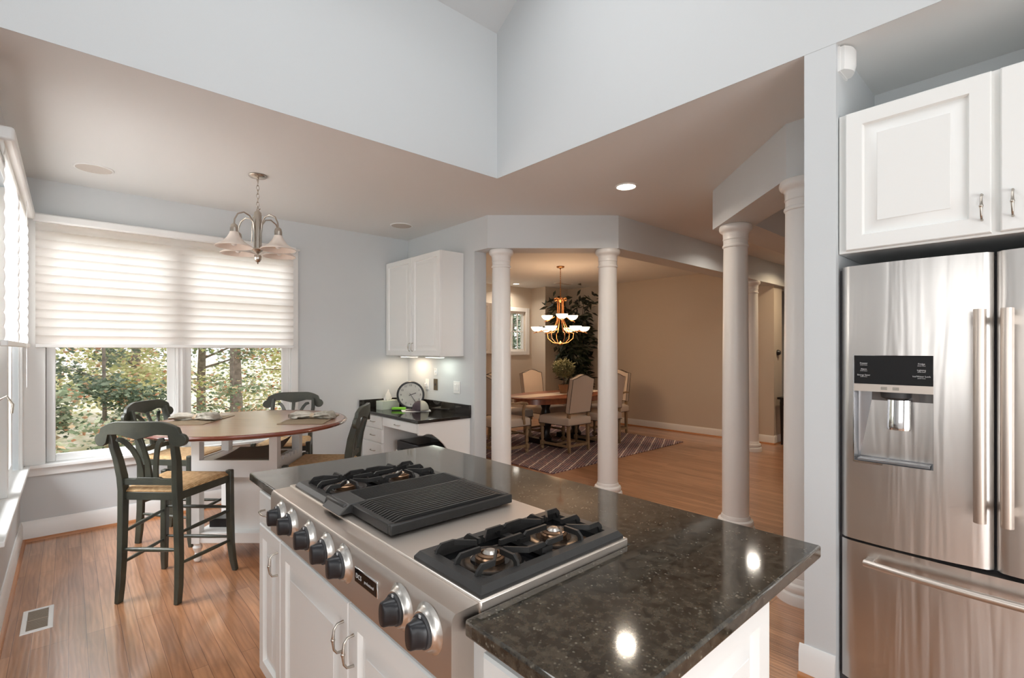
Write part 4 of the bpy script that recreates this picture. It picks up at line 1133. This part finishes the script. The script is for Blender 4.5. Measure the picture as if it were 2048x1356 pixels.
# ------------------------------------------------------------------ counter stools
def make_stool():
    r = thing('counter_stool', (0, 0, 0))
    # back legs with posts
    for s in (-1, 1):
        path = [(-.215, s*.172, 0), (-.205, s*.171, .10), (-.198, s*.168, .25), (-.198, s*.162, .50), (-.200, s*.158, .64), (-.206, s*.160, .72), (-.222, s*.170, .82), (-.245, s*.176, .90), (-.268, s*.172, .985)]
        MB().sweep(path, (0, 1, 0), .030, .046, [.85, .95, 1, 1.05, 1.1, 1.1, 1, .92, .8]).build('back_post', 'green', r, smooth=50, bevel=.003, seg=1)
        path = [(.225, s*.238, 0), (.212, s*.230, .07), (.203, s*.222, .18), (.200, s*.218, .40), (.200, s*.215, .662)]
        MB().sweep(path, (0, 1, 0), .036, .036, [.85, .95, 1.02, 1.05, 1.05]).build('leg', 'green', r, smooth=50, bevel=.006, seg=2)
    # seat rails
    def bar(a, b, w_, h_, mb): mb.sweep([a, b], Vector(b).cross(Vector((0, 0, 1))) if False else ((Vector(b)-Vector(a)).cross(Vector((0, 0, 1)))), w_, h_)
    mb = MB()
    for s in (-1, 1): bar((-.195, s*.165, .607), (.198, s*.212, .607), .020, .045, mb)
    bar((-.198, -.165, .607), (-.198, .165, .607), .020, .045, mb); bar((.198, -.212, .607), (.198, .212, .607), .020, .045, mb)
    mb.build('seat_rail', 'green', r, bevel=.002)
    # rush seat
    vs = []; fs = []; n = 20
    def hw(x): return .165+(.215-.165)*(x+.2)/.4
    for side in (1, 0):
        for j in range(n+1):
            for i in range(n+1):
                x = -.2+.415*j/n; v = -1+2*i/n
                e = max(abs(v), abs((x-.0075)/.2075))
                z = .652-.010*(1-min(1, max(abs(v), abs(x)/.2)))**1 - .016*max(0, (e-.88)/.12)**2
                if side == 0: z = .628
                vs.append((x, v*(hw(x)+.004), z))
    Nn = (n+1)*(n+1)
    for j in range(n):
        for i in range(n):
            q = j*(n+1)+i; fs.append((q, q+1, q+n+2, q+n+1)); fs.append((Nn+q, Nn+q+n+1, Nn+q+n+2, Nn+q+1))
    for i in range(n):
        for (a, b) in ((i, i+1), (n*(n+1)+i+1, n*(n+1)+i)): fs.append((b, a, Nn+a, Nn+b))
        for (a, b) in (((i+1)*(n+1), i*(n+1)), (i*(n+1)+n, (i+1)*(n+1)+n)): fs.append((b, a, Nn+a, Nn+b))
    mb = MB(); mb.add(vs, fs); mb.build('seat', 'rush', r, smooth=50)
    # crest rail
    rs = []; n = 48
    for i in range(n+1):
        y = -.262+.524*i/n; u = abs(y)
        xb = -.292+.45*y*y
        if u < .10: top = 1.045
        else:
            k = (u-.10)/.162; top = 1.045-.070*k**2.0
        if u > .225: top = .940+ (top-.940)*0 + (.037*math.sqrt(max(0, 1-((u-.222)/.041)**2)))+.0
        if u > .225: top = max(top, .94)
        if u < .05: bot = .945+.012*(u/.05)
        elif u < .11: bot = .957+.015*(u-.05)/.06
        elif u < .182: bot = .972-.004*(u-.11)/.07
        else:
            bot = .940-.037*math.sqrt(max(0, 1-((u-.222)/.041)**2))
        if top < bot: top = bot+.002
        rs.append([(xb-.012, y, bot), (xb-.014, y, top), (xb+.012, y, top), (xb+.014, y, bot)])
    MB().rings(rs).build('crest_rail', 'green', r, smooth=40, bevel=.003, seg=2)
    # lower back rail
    mb = MB(); pl = [(-.158, .672), (.158, .672), (.158, .708), (.075, .708), (.062, .716), (-.062, .716), (-.075, .708), (-.158, .708)]
    mb.M = T(-.207, 0, 0, PI/2); mb.prism_y(pl, -.011, .011); mb.build('back_rail', 'green', r, bevel=.002)
    # splats
    MB().sweep([(-.207, 0, .714), (-.218, 0, .80), (-.245, 0, .88), (-.277, 0, .955)], (0, 1, 0), .030, .014, [1.3, 1, .9, 1]).build('splat', 'green', r, smooth=50, bevel=.002, seg=1)
    for s in (-1, 1):
        pth = [(-.207, s*.040, .714), (-.212, s*.042, .76), (-.222, s*.052, .82), (-.238, s*.070, .875), (-.255, s*.092, .915), (-.268, s*.112, .938), (-.272, s*.126, .940), (-.272, s*.132, .930)]
        MB().sweep(pth, (1, 0, 0), .014, .027, [1, 1, 1, 1, 1, 1, 1.0, .7]).build('splat', 'green', r, smooth=50, bevel=.002, seg=1)
    # stretchers
    def st(a, b, rr=.0115):
        A, B = Vector(a), Vector(b); ps = [A.lerp(B, k/6) for k in range(7)]
        MB().tube([tuple(p) for p in ps], [rr*.6, rr*.85, rr, rr, rr, rr*.85, rr*.6], 10).build('stretcher', 'green', r, smooth=60)
    for s in (-1, 1):
        st((-.198, s*.165, .395), (.200, s*.218, .40)); st((-.200, s*.168, .22), (.203, s*.222, .205))
    st((-.200, -.167, .30), (-.200, .167, .30), .013); st((.200, -.218, .42), (.200, .218, .42)); st((.203, -.22, .225), (.203, .22, .225))
    return r
s0 = make_stool()
def put_stool(o, x, y, a, label):
    o.location = (x, y, 0); o.rotation_euler = (0, 0, math.radians(a))
    return setk(o, label, 'stool', 'dark green counter stools around the breakfast table')
put_stool(s0, .486, 3.62, 46, 'dark green counter stool with rush seat nearest the camera, seen from behind')
put_stool(copy_tree(s0), .66, 4.58, -42, 'dark green counter stool on the far left of the table, behind the nearest')
put_stool(copy_tree(s0), 1.43, 4.56, 240, 'dark green counter stool behind the table, its curved back against the bare wall')
put_stool(copy_tree(s0), 1.375, 3.555, 144, 'dark green counter stool right of the table, seen from the side')

# ------------------------------------------------------------------ nook pendant
pn = thing('pendant_light', (1.05, 4.005, H), label='brushed nickel four arm pendant with frosted bell shades over the breakfast table', cat='ceiling light')
px, py = 1.05, 4.005
MB().lathe([(.062, 0), (.064, -.006), (.058, -.014), (.03, -.022), (.008, -.026), (.008, -.045), (0, -.046)], (px, py, H), 32).build('canopy', 'nickel', pn, smooth=50)
mb = MB()
z = H-.045; k = 0
while z > 2.50:
    ln = []
    for i in range(12):
        a = 2*PI*i/12; dx = .010*math.cos(a); dz = .020*math.sin(a)
        ln.append((px+(dx if k % 2 else 0), py+(0 if k % 2 else dx), z-.018+dz))
    mb.tube(ln, .0022, 6, True); z -= .031; k += 1
mb.build('chain', 'nickel', pn, smooth=60)
mb = MB(); mb.tube([(px+.02, py+.01, 2.50), (px-.025, py+.02, 2.44), (px-.032, py+.03, 2.36), (px-.028, py+.045, 2.30), (px-.03, py+.05, 2.24)], .0035, 6); mb.build('spare_chain', 'nickel', pn)
MB().lathe([(.004, 2.505), (.008, 2.49), (.012, 2.478), (.024, 2.465), (.027, 2.44), (.027, 2.20), (.040, 2.197), (.042, 2.188), (.030, 2.178), (.014, 2.165), (.006, 2.158), (.006, 2.150), (.022, 2.148), (.026, 2.14), (.024, 2.115), (.014, 2.098), (.004, 2.092), (.006, 2.085), (0, 2.080)], (px, py, 0), 28).build('body', 'nickel', pn, smooth=45)
for q in range(4):
    a = math.radians(27)+q*PI/2
    ca, sa = math.cos(a), math.sin(a)
    P = lambda rad, zz: (px+ca*rad, py+sa*rad, zz)
    ar = MB(); ar.tube([P(.030, 2.20), P(.030, 2.32), P(.040, 2.385), P(.070, 2.425), P(.120, 2.438), P(.170, 2.415), P(.196, 2.37), P(.200, 2.33)], .0055, 10)
    ao = ar.build('arm', 'nickel', pn, smooth=60)
    c = P(.200, 0)
    MB().lathe([(.0, 2.335), (.012, 2.335), (.022, 2.325), (.026, 2.305), (.026, 2.275), (.0, 2.275)], (c[0], c[1], 0), 24).build('lamp_holder', 'nickel', ao)
    sh_ = MB().lathe([(.028, 2.277), (.032, 2.262), (.045, 2.238), (.068, 2.210), (.098, 2.190), (.118, 2.178), (.122, 2.172), (.119, 2.170), (.094, 2.184), (.064, 2.203), (.041, 2.230), (.028, 2.255), (.024, 2.272)], (c[0], c[1], 0), 36, False)
    so = sh_.build('lamp_shade', 'lampshade', ao, smooth=60)
    MB().sphere((c[0], c[1], 2.21), .024, 14, 8, (1, 1, 1.3)).build('bulb', 'white', ao)

# ------------------------------------------------------------------ dining room
rug = MB().box(4.17, 7.14, 3.93, 6.45, .001, .011).build('rug', 'rug', None, bevel=.003)
setk(rug, 'dark woven rug with pale diagonal lines under the dining table', 'rug')
DC = (5.70, 5.20)
dn = thing('dining_table', (DC[0], DC[1], .011), label='oval polished wood dining table on a dark pedestal in the dining room', cat='table')
def ell(a, b, z, n=64): return [(DC[0]+a*math.cos(2*PI*i/n), DC[1]+b*math.sin(2*PI*i/n), z) for i in range(n)]
MB().rings([ell(.96, .49, .738), ell(1.0, .53, .742), ell(1.01, .54, .75), ell(1.0, .53, .76), ell(.98, .51, .762)]).build('tabletop', 'dtable', dn, smooth=30)
MB().rings([ell(.90, .45, .66), ell(.90, .45, .738)]).build('apron', 'dtable', dn)
for s in (-1, 1):
    mb = MB(); mb.lathe([(.09, .08), (.10, .12), (.06, .18), (.075, .28), (.11, .38), (.08, .48), (.055, .56), (.10, .66)], (DC[0]+s*.34, DC[1], 0), 24)
    mb.box(DC[0]+s*.34-.05, DC[0]+s*.34+.05, DC[1]-.36, DC[1]+.36, .012, .09)
    mb.build('pedestal', 'ebony', dn, smooth=45)
rn = MB().box(DC[0]-.93, DC[0]+.93, DC[1]-.17, DC[1]+.17, .7625, .765).build('table_runner', 'fabric_chair', None)
setk(rn, 'pale cloth runner laid along the dining table', 'table runner')

def back_shape(w_, h_, t):     # camel-back panel, local y width, z height
    n = 24; top = []
    for i in range(n+1):
        u = -1+2*i/n
        zz = h_-.055+.055*(math.cos(PI*u)+1)/2 if abs(u) < 1 else h_-.055
        top.append((u*w_/2, zz))
    return [(-w_/2, 0)]+[(w_/2, 0)]+top[::-1]
def make_dchair(arms):
    r = thing('dining_armchair' if arms else 'dining_chair', (0, 0, 0))
    tilt = math.radians(-9)
    mb = MB(T(-.235, 0, .55, PI/2, 0, 0) @ Euler((tilt*-1 if False else 0, 0, 0)).to_matrix().to_4x4())
    Mx = Matrix.Translation((-.225, 0, .55)) @ Matrix.Rotation(tilt, 4, 'Y') @ Matrix.Rotation(PI/2, 4, 'Z')
    mb = MB(Mx); mb.prism_y(back_shape(.46, .54, .08), -.035, .035)
    b = mb.build('backrest', 'fabric_chair', r, smooth=30, bevel=.012, seg=3)
    for yy in (-.036, .036):
        mb = MB(Mx); sh_ = back_shape(.462, .542, .08); mb.tube([(p[0], yy, p[1]) for p in sh_], .004, 6, True); mb.build('piping', 'piping', b, smooth=60)
    # seat cushion
    rs = []
    for z, i in ((.375, .006), (.385, 0), (.465, 0), (.485, .012), (.50, .05), (.508, .12)):
        rs.append([(-.26+i, -.245+i, z), (.29-i, -.265+i, z), (.29-i, .265-i, z), (-.26+i, .245-i, z)])
    MB().rings(rs).build('seat', 'fabric_chair', r, smooth=50, bevel=.02, seg=3)
    MB().tube([(-.262, -.247, .380), (.292, -.267, .380), (.292, .267, .380), (-.262, .247, .380)], .004, 6, True).build('seat_piping', 'piping', r)
    prof = [(.018, 0), (.026, .02), (.026, .04), (.016, .05), (.024, .06), (.026, .12), (.016, .135), (.026, .16), (.020, .22), (.025, .30), (.016, .33), (.026, .34), (.026, .38)]
    for sx, sy in ((.255, -.225), (.255, .225)):
        mb = MB(); mb.lathe(prof, (sx, sy, 0), 14); mb.box(sx-.025, sx+.025, sy-.025, sy+.025, .06, .12); mb.box(sx-.025, sx+.025, sy-.025, sy+.025, .33, .385)
        mb.build('leg', 'oakgrey', r, smooth=50)
    for sy in (-.205, .205):
        MB().sweep([(-.245, sy, 0), (-.235, sy, .12), (-.225, sy, .38), (-.232, sy, .50), (-.245, sy, .60)], (0, 1, 0), .042, .042, [.75, 1, 1, 1, .9]).build('leg', 'oakgrey', r, bevel=.004, seg=1)
    mb = MB()
    for s in (-1, 1): mb.box(-.22, .24, s*.215-.012, s*.215+.012, .075, .108)
    mb.box(.0, .024, -.21, .21, .08, .105); mb.box(-.245, -.221, -.2, .2, .075, .108)
    mb.build('stretcher', 'oakgrey', r)
    if arms:
        for s in (-1, 1):
            MB().sweep([(-.255, s*.235, .70), (-.15, s*.262, .715), (0, s*.272, .70), (.12, s*.275, .705), (.19, s*.278, .695), (.215, s*.280, .675)], (0, 1, 0), .045, .026, [.8, .9, 1, 1.1, 1.1, .8]).build('armrest', 'oakgrey', r, smooth=50, bevel=.004)
            MB().sweep([(.17, s*.262, .40), (.15, s*.268, .50), (.145, s*.272, .60), (.165, s*.276, .70)], (0, 1, 0), .03, .034).build('arm_post', 'oakgrey', r, smooth=50, bevel=.003, seg=1)
    return r
ch = make_dchair(False); ac = make_dchair(True)
def put(o, x, y, a, label, cat='chair', grp='linen dining chairs around the oval table'):
    o.location = (x, y, .012); o.rotation_euler = (0, 0, math.radians(a)); return setk(o, label, cat, grp)
put(ch, 5.34, 4.77, 90, 'linen dining chair with its back to the camera between the two columns')
put(copy_tree(ch), 6.06, 4.75, 90, 'linen dining chair mostly hidden behind the column in front of the dark plant')
put(copy_tree(ch), 5.20, 5.86, -90, 'linen dining chair across the table, half hidden by the leftmost column')
put(copy_tree(ch), 6.00, 5.88, -90, 'linen dining chair across the table, lit back fully in view beside the topiary')
put(ac, 4.50, 5.20, 0, 'linen dining armchair at the left end of the oval table, behind the leftmost column')
put(copy_tree(ac), 6.90, 5.20, 180, 'linen dining armchair at the right end of the table, showing just right of the column')

# leaf meshes
def leaves(mb, pts, size, rnd, flat=.5, asp=.45, droop=0):
    vs = []; fs = []
    for p in pts:
        s_ = size*rnd.uniform(.6, 1.3)
        az = rnd.uniform(0, 2*PI); el = rnd.uniform(-1, 1)*flat-droop
        d = Vector((math.cos(az)*math.cos(el), math.sin(az)*math.cos(el), math.sin(el)))
        q = Vector((rnd.gauss(0, 1), rnd.gauss(0, 1), rnd.gauss(0, 1.2)))
        sd = d.cross(q)
        if sd.length < 1e-3: continue
        sd.normalize(); nrm = d.cross(sd)
        P_ = Vector(p); k = len(vs)
        vs += [P_, P_+d*s_*.45+sd*s_*asp*.5+nrm*s_*.06, P_+d*s_, P_+d*s_*.45-sd*s_*asp*.5+nrm*s_*.06]
        fs.append((k, k+1, k+2, k+3))
    return mb.add(vs, fs)

rnd = random.Random(3)
# tall ficus in the corner
fp = thing('potted_tree', (7.46, 6.40, 0), label='tall dark leafy indoor tree in the dining room corner behind the table', cat='plant')
MB().lathe([(.12, 0), (.15, .05), (.17, .28), (.19, .34), (.18, .36), (.16, .34)], (7.46, 6.40, 0), 24).build('pot', 'pot', fp, smooth=40)
mb = MB()
pts = []
for k in range(9):
    a = rnd.uniform(0, 2*PI); sp = rnd.uniform(.15, .55); top = rnd.uniform(1.5, 2.45)
    path = [(7.46, 6.40, .30)]
    for j in range(1, 7):
        u = j/6; path.append((min(7.72, 7.46+math.cos(a)*sp*u**1.5+rnd.uniform(-.02, .02)), 6.40+math.sin(a)*sp*.8*u**1.5, .3+(top-.3)*u))
    mb.tube(path, [.014-.0016*i for i in range(7)], 6)
    for j in range(1, 7):
        for q in range(48):
            b = path[j]
            pts.append((b[0]+rnd.gauss(0, .11), b[1]+rnd.gauss(0, .09), b[2]+rnd.gauss(0, .12)))
mb.build('stems', 'stem', fp)
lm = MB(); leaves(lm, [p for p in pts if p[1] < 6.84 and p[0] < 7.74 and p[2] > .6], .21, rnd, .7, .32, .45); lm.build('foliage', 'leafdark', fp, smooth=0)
# topiary on the table
tp = thing('topiary', (5.74, 5.18, .765), label='small ball topiary in a clay pot standing on the dining table', cat='plant')
MB().lathe([(.055, 0), (.075, .11), (.082, .11), (.084, .135), (.074, .135), (.070, .12), (0, .118)], (5.74, 5.18, .766), 24).build('pot', 'pot', tp, smooth=40)
MB().tube([(5.74, 5.18, .87), (5.745, 5.18, .95), (5.74, 5.185, 1.05)], .009, 8).build('stem', 'stem', tp)
pts = []
for i in range(1500):
    d = Vector((rnd.gauss(0, 1), rnd.gauss(0, 1), rnd.gauss(0, 1))).normalized()*(.17*rnd.uniform(.3, 1.0)**.5)
    pts.append((5.74+d.x, 5.18+d.y, 1.15+d.z*.85))
lm = MB(); leaves(lm, pts, .045, rnd, 1.2, .35); lm.build('foliage', 'topiary', tp, smooth=0)

# chandelier
cx, cy = 5.705, 5.212
chd = thing('chandelier', (cx, cy, H), label='gold two tier chandelier with nine lit glass bowls over the dining table', cat='ceiling light')
MB().lathe([(.062, 0), (.062, -.012), (.05, -.022), (.012, -.03), (.008, -.05), (0, -.05)], (cx, cy, H), 24).build('canopy', 'gold', chd, smooth=50)
mb = MB(); z = H-.05; k = 0
while z > 2.27:
    ln = [(cx+(.009*math.cos(2*PI*i/10) if k % 2 else 0), cy+(0 if k % 2 else .009*math.cos(2*PI*i/10)), z-.02+.022*math.sin(2*PI*i/10)) for i in range(10)]
    mb.tube(ln, .0028, 5, True); z -= .034; k += 1
mb.build('chain', 'gold', chd)
cg = MB()
for q in range(6):
    a = q*PI/3; P = lambda rad, zz: (cx+math.cos(a)*rad, cy+math.sin(a)*rad, zz)
    cg.tube([P(.035, 2.21), P(.055, 2.245), P(.09, 2.25), P(.10, 2.225), P(.085, 2.205), P(.07, 2.215)], .007, 6)
    cg.tube([P(.05, 2.23), P(.05, 2.02), P(.055, 1.90), P(.11, 1.78), P(.14, 1.72)], .007, 6)
    cg.tube([P(.14, 1.72), P(.21, 1.70), P(.20, 1.62), P(.12, 1.555), P(.02, 1.535)], .006, 6)
cg.lathe([(.0, 2.26), (.03, 2.24), (.045, 2.22), (.03, 2.20), (.012, 2.18)], (cx, cy, 0), 18)
cg.lathe([(.0, 1.585), (.010, 1.57), (.018, 1.555), (.035, 1.54), (.035, 1.53), (.015, 1.52), (0, 1.51)], (cx, cy, 0), 18)
cg.build('frame', 'gold', chd, smooth=60)
def bowl(a, rad, zz):
    P = lambda r_, z_: (cx+math.cos(a)*r_, cy+math.sin(a)*r_, z_)
    mb = MB(); mb.tube([P(.10, zz-.02), P(.16, zz-.055), P(.22 if rad > .3 else .18, zz-.05), P(rad-.04, zz-.075), P(rad+.01, zz-.085), P(rad+.05, zz-.10)], .006, 6)
    ar = mb.build('arm', 'gold', chd, smooth=60); c = P(rad, 0)
    MB().lathe([(.006, -.09), (.02, -.085), (.024, -.075), (.012, -.065)], (c[0], c[1], zz), 14).build('cup', 'gold', ar)
    MB().lathe([(.0, -.072), (.03, -.070), (.06, -.055), (.082, -.028), (.092, .0), (.088, .0), (.075, -.028), (.05, -.05), (0, -.060)], (c[0], c[1], zz), 24).build('glass_bowl', 'glassf', ar, smooth=60)
for q in range(3): bowl(math.radians(228+120*q), .23, 1.985)
for q in range(6): bowl(math.radians(200+60*q), .37, 1.80)
l = bpy.data.lights.new('chandelier_lamp', 'POINT'); l.energy = 6; l.color = (1, .60, .32); l.shadow_soft_size = .25
o = bpy.data.objects.new('chandelier_lamp', l); COL.objects.link(o); o.location = (cx, cy, 2.12)
l = bpy.data.lights.new('chandelier_lamp', 'POINT'); l.energy = 30; l.color = (1, .64, .38); l.shadow_soft_size = .25
o = bpy.data.objects.new('chandelier_lamp', l); COL.objects.link(o); o.location = (cx, cy, 1.66)

# dining wall cabinet by the window
wc = thing('wall_cabinet', (5.9, 7.35, 1.36), label='white wall cabinet in the dining room left of the small window', cat='cabinet')
MB().box(5.3, 6.22, 7.21, 7.495, 1.37, 2.33).build('body', 'whitew', wc)
for x_ in (5.31, 5.62, 5.93): MB(T(x_, 7.19, 1.375)).door(.285, .95, .02, .05).build('door', 'whitew', wc)

# console table in the hall and thermostat on the jamb
ctb = thing('console_table', (8.4, 2.66, 0), label='dark slender console table by the end of the dining room wall', cat='table')
MB().box(8.02, 8.98, 2.50, 2.88, .69, .72).build('top', 'ebony', ctb)
MB().box(8.05, 8.95, 2.53, 2.85, .60, .69).build('apron', 'ebony', ctb)
for x_ in (8.07, 8.93):
    for y_ in (2.555, 2.85-.02):
        MB().sweep([(x_, y_, 0), (x_, y_, .65)], (1, 0, 0), .045, .045, [.5, 1]).build('leg', 'ebony', ctb)
th = thing('wall_dial', (8.13, 2.92, 1.40), label='small dark round control on the wall end beyond the far column', cat='thermostat')
MB().lathe([(.045, 0), (.045, .012), (.035, .03), (.03, .04), (0, .04)], (8.14, 2.919, 1.40), 24, True, 'Y').build('dial', 'black', th)

# ------------------------------------------------------------------ outdoors
g = MB()
vs = []; fs = []; NX, NY = 24, 18
for j in range(NY+1):
    for i in range(NX+1):
        x = -22+44*i/NX; y = 7.9+34*j/NY
        z = -1.2+max(0, y-9)*.055+.25*math.sin(x*.7+y*.4)
        vs.append((x, y, z))
for j in range(NY):
    for i in range(NX): q = j*(NX+1)+i; fs.append((q, q+1, q+NX+2, q+NX+1))
g.add(vs, fs); o = g.build('hillside', 'ground', None); o['kind'] = 'structure'
o = MB().box(-14, WW-.6, -6, 8, -1.2, -1.1).build('lawn', 'ground', None); o['kind'] = 'structure'

def gz(x, y): return -1.2+max(0, y-9)*.055+.25*math.sin(x*.7+y*.4)
def tree(x, y, h, tr, crown, nleaf, lsz, m_, label, name='tree', cat='tree', lean=0, z0=None, bare=.35, kindleaf='foliage', grp='trees and shrubs outside the back window', orange=0):
    zb = gz(x, y) if z0 is None else z0
    r = thing(name, (x, y, zb), label=label, cat=cat, group=grp)
    rnd = random.Random(int(x*100)+int(y*37))
    mb = MB(); path = [(x+lean*(j/6)+rnd.uniform(-.05, .05)*h*.06, y+rnd.uniform(-.03, .03), zb-.1+(h+.1)*j/6) for j in range(7)]
    mb.tube(path, [tr*(1-.75*j/6) for j in range(7)], 8)
    pts = []
    for b in range(int(14+h*2)):
        u = rnd.uniform(bare, 1.0); i = min(5, int(u*6)); p0 = Vector(path[i]).lerp(Vector(path[i+1]), u*6-i)
        a = rnd.uniform(0, 2*PI); L = crown*rnd.uniform(.5, 1.0)*(1-.35*u)
        e = p0+Vector((math.cos(a)*L, math.sin(a)*L*.8, L*rnd.uniform(-.1, .45)))
        mid = p0.lerp(e, .5)+Vector((0, 0, L*.08))
        mb.tube([tuple(p0), tuple(mid), tuple(e)], [tr*.28, tr*.16, tr*.05], 5)
        for _ in range(int(nleaf/(14+h*2))):
            t_ = rnd.uniform(.25, 1.1); q = p0.lerp(e, t_)
            pts.append((q.x+rnd.gauss(0, crown*.10), q.y+rnd.gauss(0, crown*.10), q.z+rnd.gauss(0, crown*.07)))
    mb.build('trunk', 'bark', r, smooth=50)
    k = int(len(pts)*orange); rnd.shuffle(pts)
    lm = MB(); leaves(lm, pts[k:], lsz, rnd, .45, .62); lm.build('foliage', m_, r, smooth=0)
    if k: lm = MB(); leaves(lm, pts[:k], lsz, rnd, .45, .62); lm.build('autumn_foliage', 'leaf_org', r, smooth=0)
G1 = 'shrubs against the house'
tree(-.75, 8.2, 2.0, .03, .95, 4200, .09, 'leaf_grn', 'large leaved green shrub low against the left pane of the back window', 'shrub', 'shrub', bare=.1, orange=.18)
tree(.75, 8.5, 2.0, .03, .95, 4200, .08, 'leaf_grn', 'maple shrub with some orange leaves beneath the middle of the back window', 'shrub', 'shrub', bare=.1, orange=.15)
tree(-1.3, 10.0, 4.2, .05, 1.6, 9000, .085, 'leaf_fir', 'dense dark green tree filling the left pane of the back window', bare=.10, orange=.08)
tree(.45, 10.8, 4.4, .045, 1.5, 8000, .08, 'leaf_fir', 'dark green tree with fine branches just left of the window mullion', bare=.12, orange=.07)
tree(2.05, 9.7, 3.2, .035, 1.1, 3600, .075, 'leaf_grn', 'thin young tree with green and orange leaves in the right pane', bare=.15, lean=.15, orange=.22)
tree(2.75, 12.2, 6.5, .15, 1.7, 3000, .09, 'leaf_yel', 'thick grey trunk rising through the left of the right pane', bare=.5)
tree(3.9, 11.6, 5.0, .07, 1.6, 7000, .085, 'leaf_yel', 'yellow green tree filling the right edge of the right pane', bare=.1, lean=-.3, orange=.08)
tree(-.4, 9.3, 2.1, .03, 1.0, 4600, .08, 'leaf_grn', 'leafy shrub behind the front shrubs, across the left pane', 'shrub', 'shrub', bare=.05, orange=.12)
tree(-3.0, 13.5, 6.0, .12, 2.2, 6000, .11, 'leaf_grn', 'tall green tree at the far left beyond the window corner', bare=.1, orange=.1)
tree(1.2, 14.6, 6.5, .12, 2.4, 9000, .11, 'leaf_yel', 'tall yellow green tree far behind, centred on the window', bare=.06, orange=.12)
tree(5.6, 16.0, 7.0, .12, 2.6, 6000, .12, 'leaf_yel', 'tall tree far behind to the right of the window view', bare=.06, orange=.1)
tree(-1.6, 17.6, 7.0, .14, 2.8, 8000, .13, 'leaf_yel', 'far tree deep in the woods beyond the left pane', bare=.06, orange=.1)
tree(3.2, 18.6, 7.0, .14, 2.8, 8000, .13, 'leaf_grn', 'far green tree deep in the woods beyond the right pane', bare=.06, orange=.1)
tree(10.6, 12.3, 5.4, .12, 1.9, 8000, .11, 'leaf_fir', 'dark evergreen seen through the small dining room window', bare=.1)
tree(12.6, 14.0, 7.0, .12, 2.2, 6000, .12, 'leaf_fir', 'second evergreen behind the small dining room window', bare=.1)
tree(-2.4, 6.4, 3.6, .05, 1.1, 2200, .09, 'leaf_grn', 'green tree outside the side window at the left edge', z0=-1.1, bare=.2)
